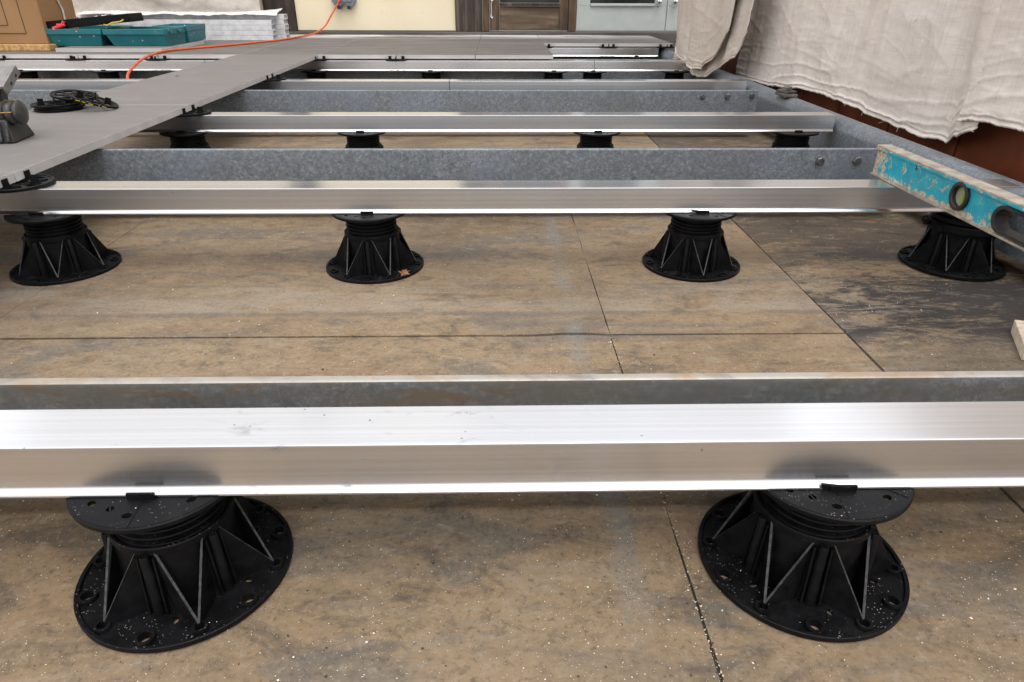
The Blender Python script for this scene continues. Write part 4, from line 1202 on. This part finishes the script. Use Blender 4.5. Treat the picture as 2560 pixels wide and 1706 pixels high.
# ---------------------------------------------------------------- stack of white hollow profiles
def profile(x0, x1, y0, y1, z0, z1, label):
    t = thing('white_profile', label, 'profile', (0, 0, 0), 0, 'stacked white hollow profiles')
    w = 0.004
    h = (z1 - z0)
    mb = MB()
    ym = (y0 + y1) / 2
    outer = [(y0, z0), (y1, z0), (y1, z1), (y0, z1)]
    h1 = [(y0 + w, z0 + w), (ym - w / 2, z0 + w), (ym - w / 2, z1 - w), (y0 + w, z1 - w)]
    h2 = [(ym + w / 2, z0 + w), (y1 - w, z0 + w), (y1 - w, z1 - w), (ym + w / 2, z1 - w)]
    mb.holed([outer, h1, h2], x0, x1)
    mb.v = [(z_, x_, y_) for x_, y_, z_ in mb.v]
    mb.build('shell', M['white_alu'], t, smooth=False)
    MB().box(x1 - 0.05, x1 - 0.045, y0 + w, y1 - w, z0 + w, z1 - w).build('hollow', M['dark'], t, smooth=False)
hh = 0.030
for k in range(4):
    profile(-2.72, -1.452 + 0.004 * (k % 2), 4.800, 4.885, ZT1 + 0.001 + k * hh, ZT1 + 0.001 + k * hh + hh - 0.001,
            'white hollow profile in the front column of the stack, ' + ('lowest', 'second from below', 'third from below', 'topmost')[k])
for k in range(5):
    profile(-2.70, -1.395 + 0.005 * ((k + 1) % 2), 4.890, 4.975, ZT1 + 0.001 + k * hh, ZT1 + 0.001 + k * hh + hh - 0.001,
            'white hollow profile in the back column of the stack, ' + ('lowest', 'second from below', 'third from below', 'fourth from below', 'topmost')[k])
def sheet_of_film():
    vs = []; fs = []
    nx, ny = 90, 24
    zt = ZT1 + 5 * hh + 0.004
    for i in range(nx + 1):
        x = -2.70 + 1.28 * i / nx
        for j in range(ny + 1):
            v = j / ny
            y = 4.83 + 0.16 * v
            z = zt + 0.012 * abs(nz(x * 6, y * 9)) + 0.004 * nz(x * 30, y * 40) + 0.020 * max(0, (x + 1.75) / 0.33) * v + 0.010 * max(0, nz(x * 3, 0, 5))
            if y < 4.885: z -= 0.10 * ((4.885 - y) / 0.055) ** 1.5 * (0.10 + 0.18 * abs(nz(x * 4, 3)))
            vs.append((x, y, z + 0.002))
    n = ny + 1
    for i in range(nx):
        for j in range(ny):
            q = i * n + j
            fs.append((q, q + n, q + n + 1, q + 1))
    o = MB().add(vs, fs).build('wrapping_sheet', M['film'], angle=40)
    s = o.modifiers.new('thickness', 'SOLIDIFY'); s.thickness = 0.001
    tag(o, 'crumpled pale wrapping sheet lying on the stacked white profiles', 'wrapping')
sheet_of_film()

# ---------------------------------------------------------------- small things on the floor
lf = MB()
pts = []
for i in range(16):
    a_ = 2 * PI * i / 16
    r_ = (0.0135 if i % 2 == 0 else 0.0065) * (1.0 + 0.25 * nz(i * 1.7, 2))
    pts.append((r_ * math.cos(a_), r_ * math.sin(a_)))
lf.add([(0, 0, 0.0035)] + [(x, y, 0.004 * abs(nz(x * 90, y * 90, 1)) + 0.0025 * (i % 3 == 0)) for i, (x, y) in enumerate(pts)], [(0, 1 + i, 1 + (i + 1) % 16) for i in range(16)])
o = lf.build('leaf', M['leaf'], loc=(-0.190, 1.2585, 0.0078), smooth=False, rot=(R(12), R(-6), 0.4))
s = o.modifiers.new('thickness', 'SOLIDIFY'); s.thickness = 0.0005
tag(o, 'small curled brown leaf on the base of a black pedestal', 'leaf')
o = MB().hexa([(0, 0, 0), (0.115, -0.012, 0), (0.13, 0.075, 0), (0.050, 0.098, 0), (0.003, 0.004, 0.020), (0.115, -0.008, 0.022), (0.13, 0.078, 0.022), (0.052, 0.102, 0.022)]).build('wood_offcut', M['offcut'], loc=(0.823, 0.905, -0.0015), bevel=0.0012)
tag(o, 'pale pointed wood offcut on the stained floor at the right edge', 'offcut')

def flakes(name, n, fn, mat, smin, smax):
    mb = MB()
    for i in range(n):
        p = fn()
        if p is None: continue
        x, y, z = p
        s = random.uniform(smin, smax) * random.choice((0.6, 1, 1, 1.5))
        a = random.uniform(0, 2 * PI)
        e = random.uniform(0.4, 1.0)
        ca, sa = math.cos(a) * s, math.sin(a) * s
        mb.add([(x + ca, y + sa, z), (x - sa * e, y + ca * e, z), (x - ca, y - sa, z), (x + sa * e, y - ca * e, z), (x, y, z + s * random.uniform(0.3, 0.9))],
               [(0, 1, 4), (1, 2, 4), (2, 3, 4), (3, 0, 4), (3, 2, 1, 0)])
    o = mb.build(name, mat, smooth=False)
    o['kind'] = 'stuff'
    return o
def spread():
    while True:
        y = 0.25 + 2.1 * random.random() ** 1.6
        x = random.uniform(-0.95, 0.98) * (0.55 + 0.3 * y)
        if nz(x * 5, y * 5, 3) + 0.55 * nz(x * 19, y * 19, 1) > random.uniform(-0.6, 0.5):
            return (x, y, (-0.0021 if x > 0.588 else 0.0001))
def on_pedestal():
    x, row = random.choice(((-0.3130, 0), (-0.3130, 0), (0.3049, 0), (0.3049, 0), (-0.8930, 1), (-0.2571, 1), (0.4044, 1), (0.96, 1)))
    y = RAIL_Y[row] + WR / 2
    a = random.uniform(PI, 2 * PI) if random.random() < 0.8 else random.uniform(0, PI)
    if random.random() < 0.22:
        r = random.uniform(0.040, 0.072)
        px, py = x + r * math.cos(a), y + r * math.sin(a)
        return (px, py, ZB + 0.0001) if py < RAIL_Y[row] - 0.008 else None
    r = random.uniform(0.062, 0.094)
    px, py = x + r * math.cos(a), y + r * math.sin(a)
    return (px, py, 0.0042) if nz(px * 30, py * 30, 2) > -0.15 else None
flakes('sawdust', 22000, spread, M['white_flake'], 0.00018, 0.00055)
flakes('sawdust', 1100, spread, M['white_flake'], 0.0006, 0.0012)
flakes('sawdust', 260, on_pedestal, M['white_flake'], 0.0002, 0.0005)
flakes('debris', 800, spread, M['dark_flake'], 0.0006, 0.0016)
def seam():
    y = 0.30 + 0.69 * random.random() ** 2.2
    return (0.1868 + random.gauss(0.0015, 0.0028), y, 0.0) if nz(y * 14, 0) > -0.3 else None
flakes('seam_grit', 260, seam, M['offcut'], 0.0004, 0.0012)
flakes('seam_dirt', 60, seam, M['dark_flake'], 0.0006, 0.0016)
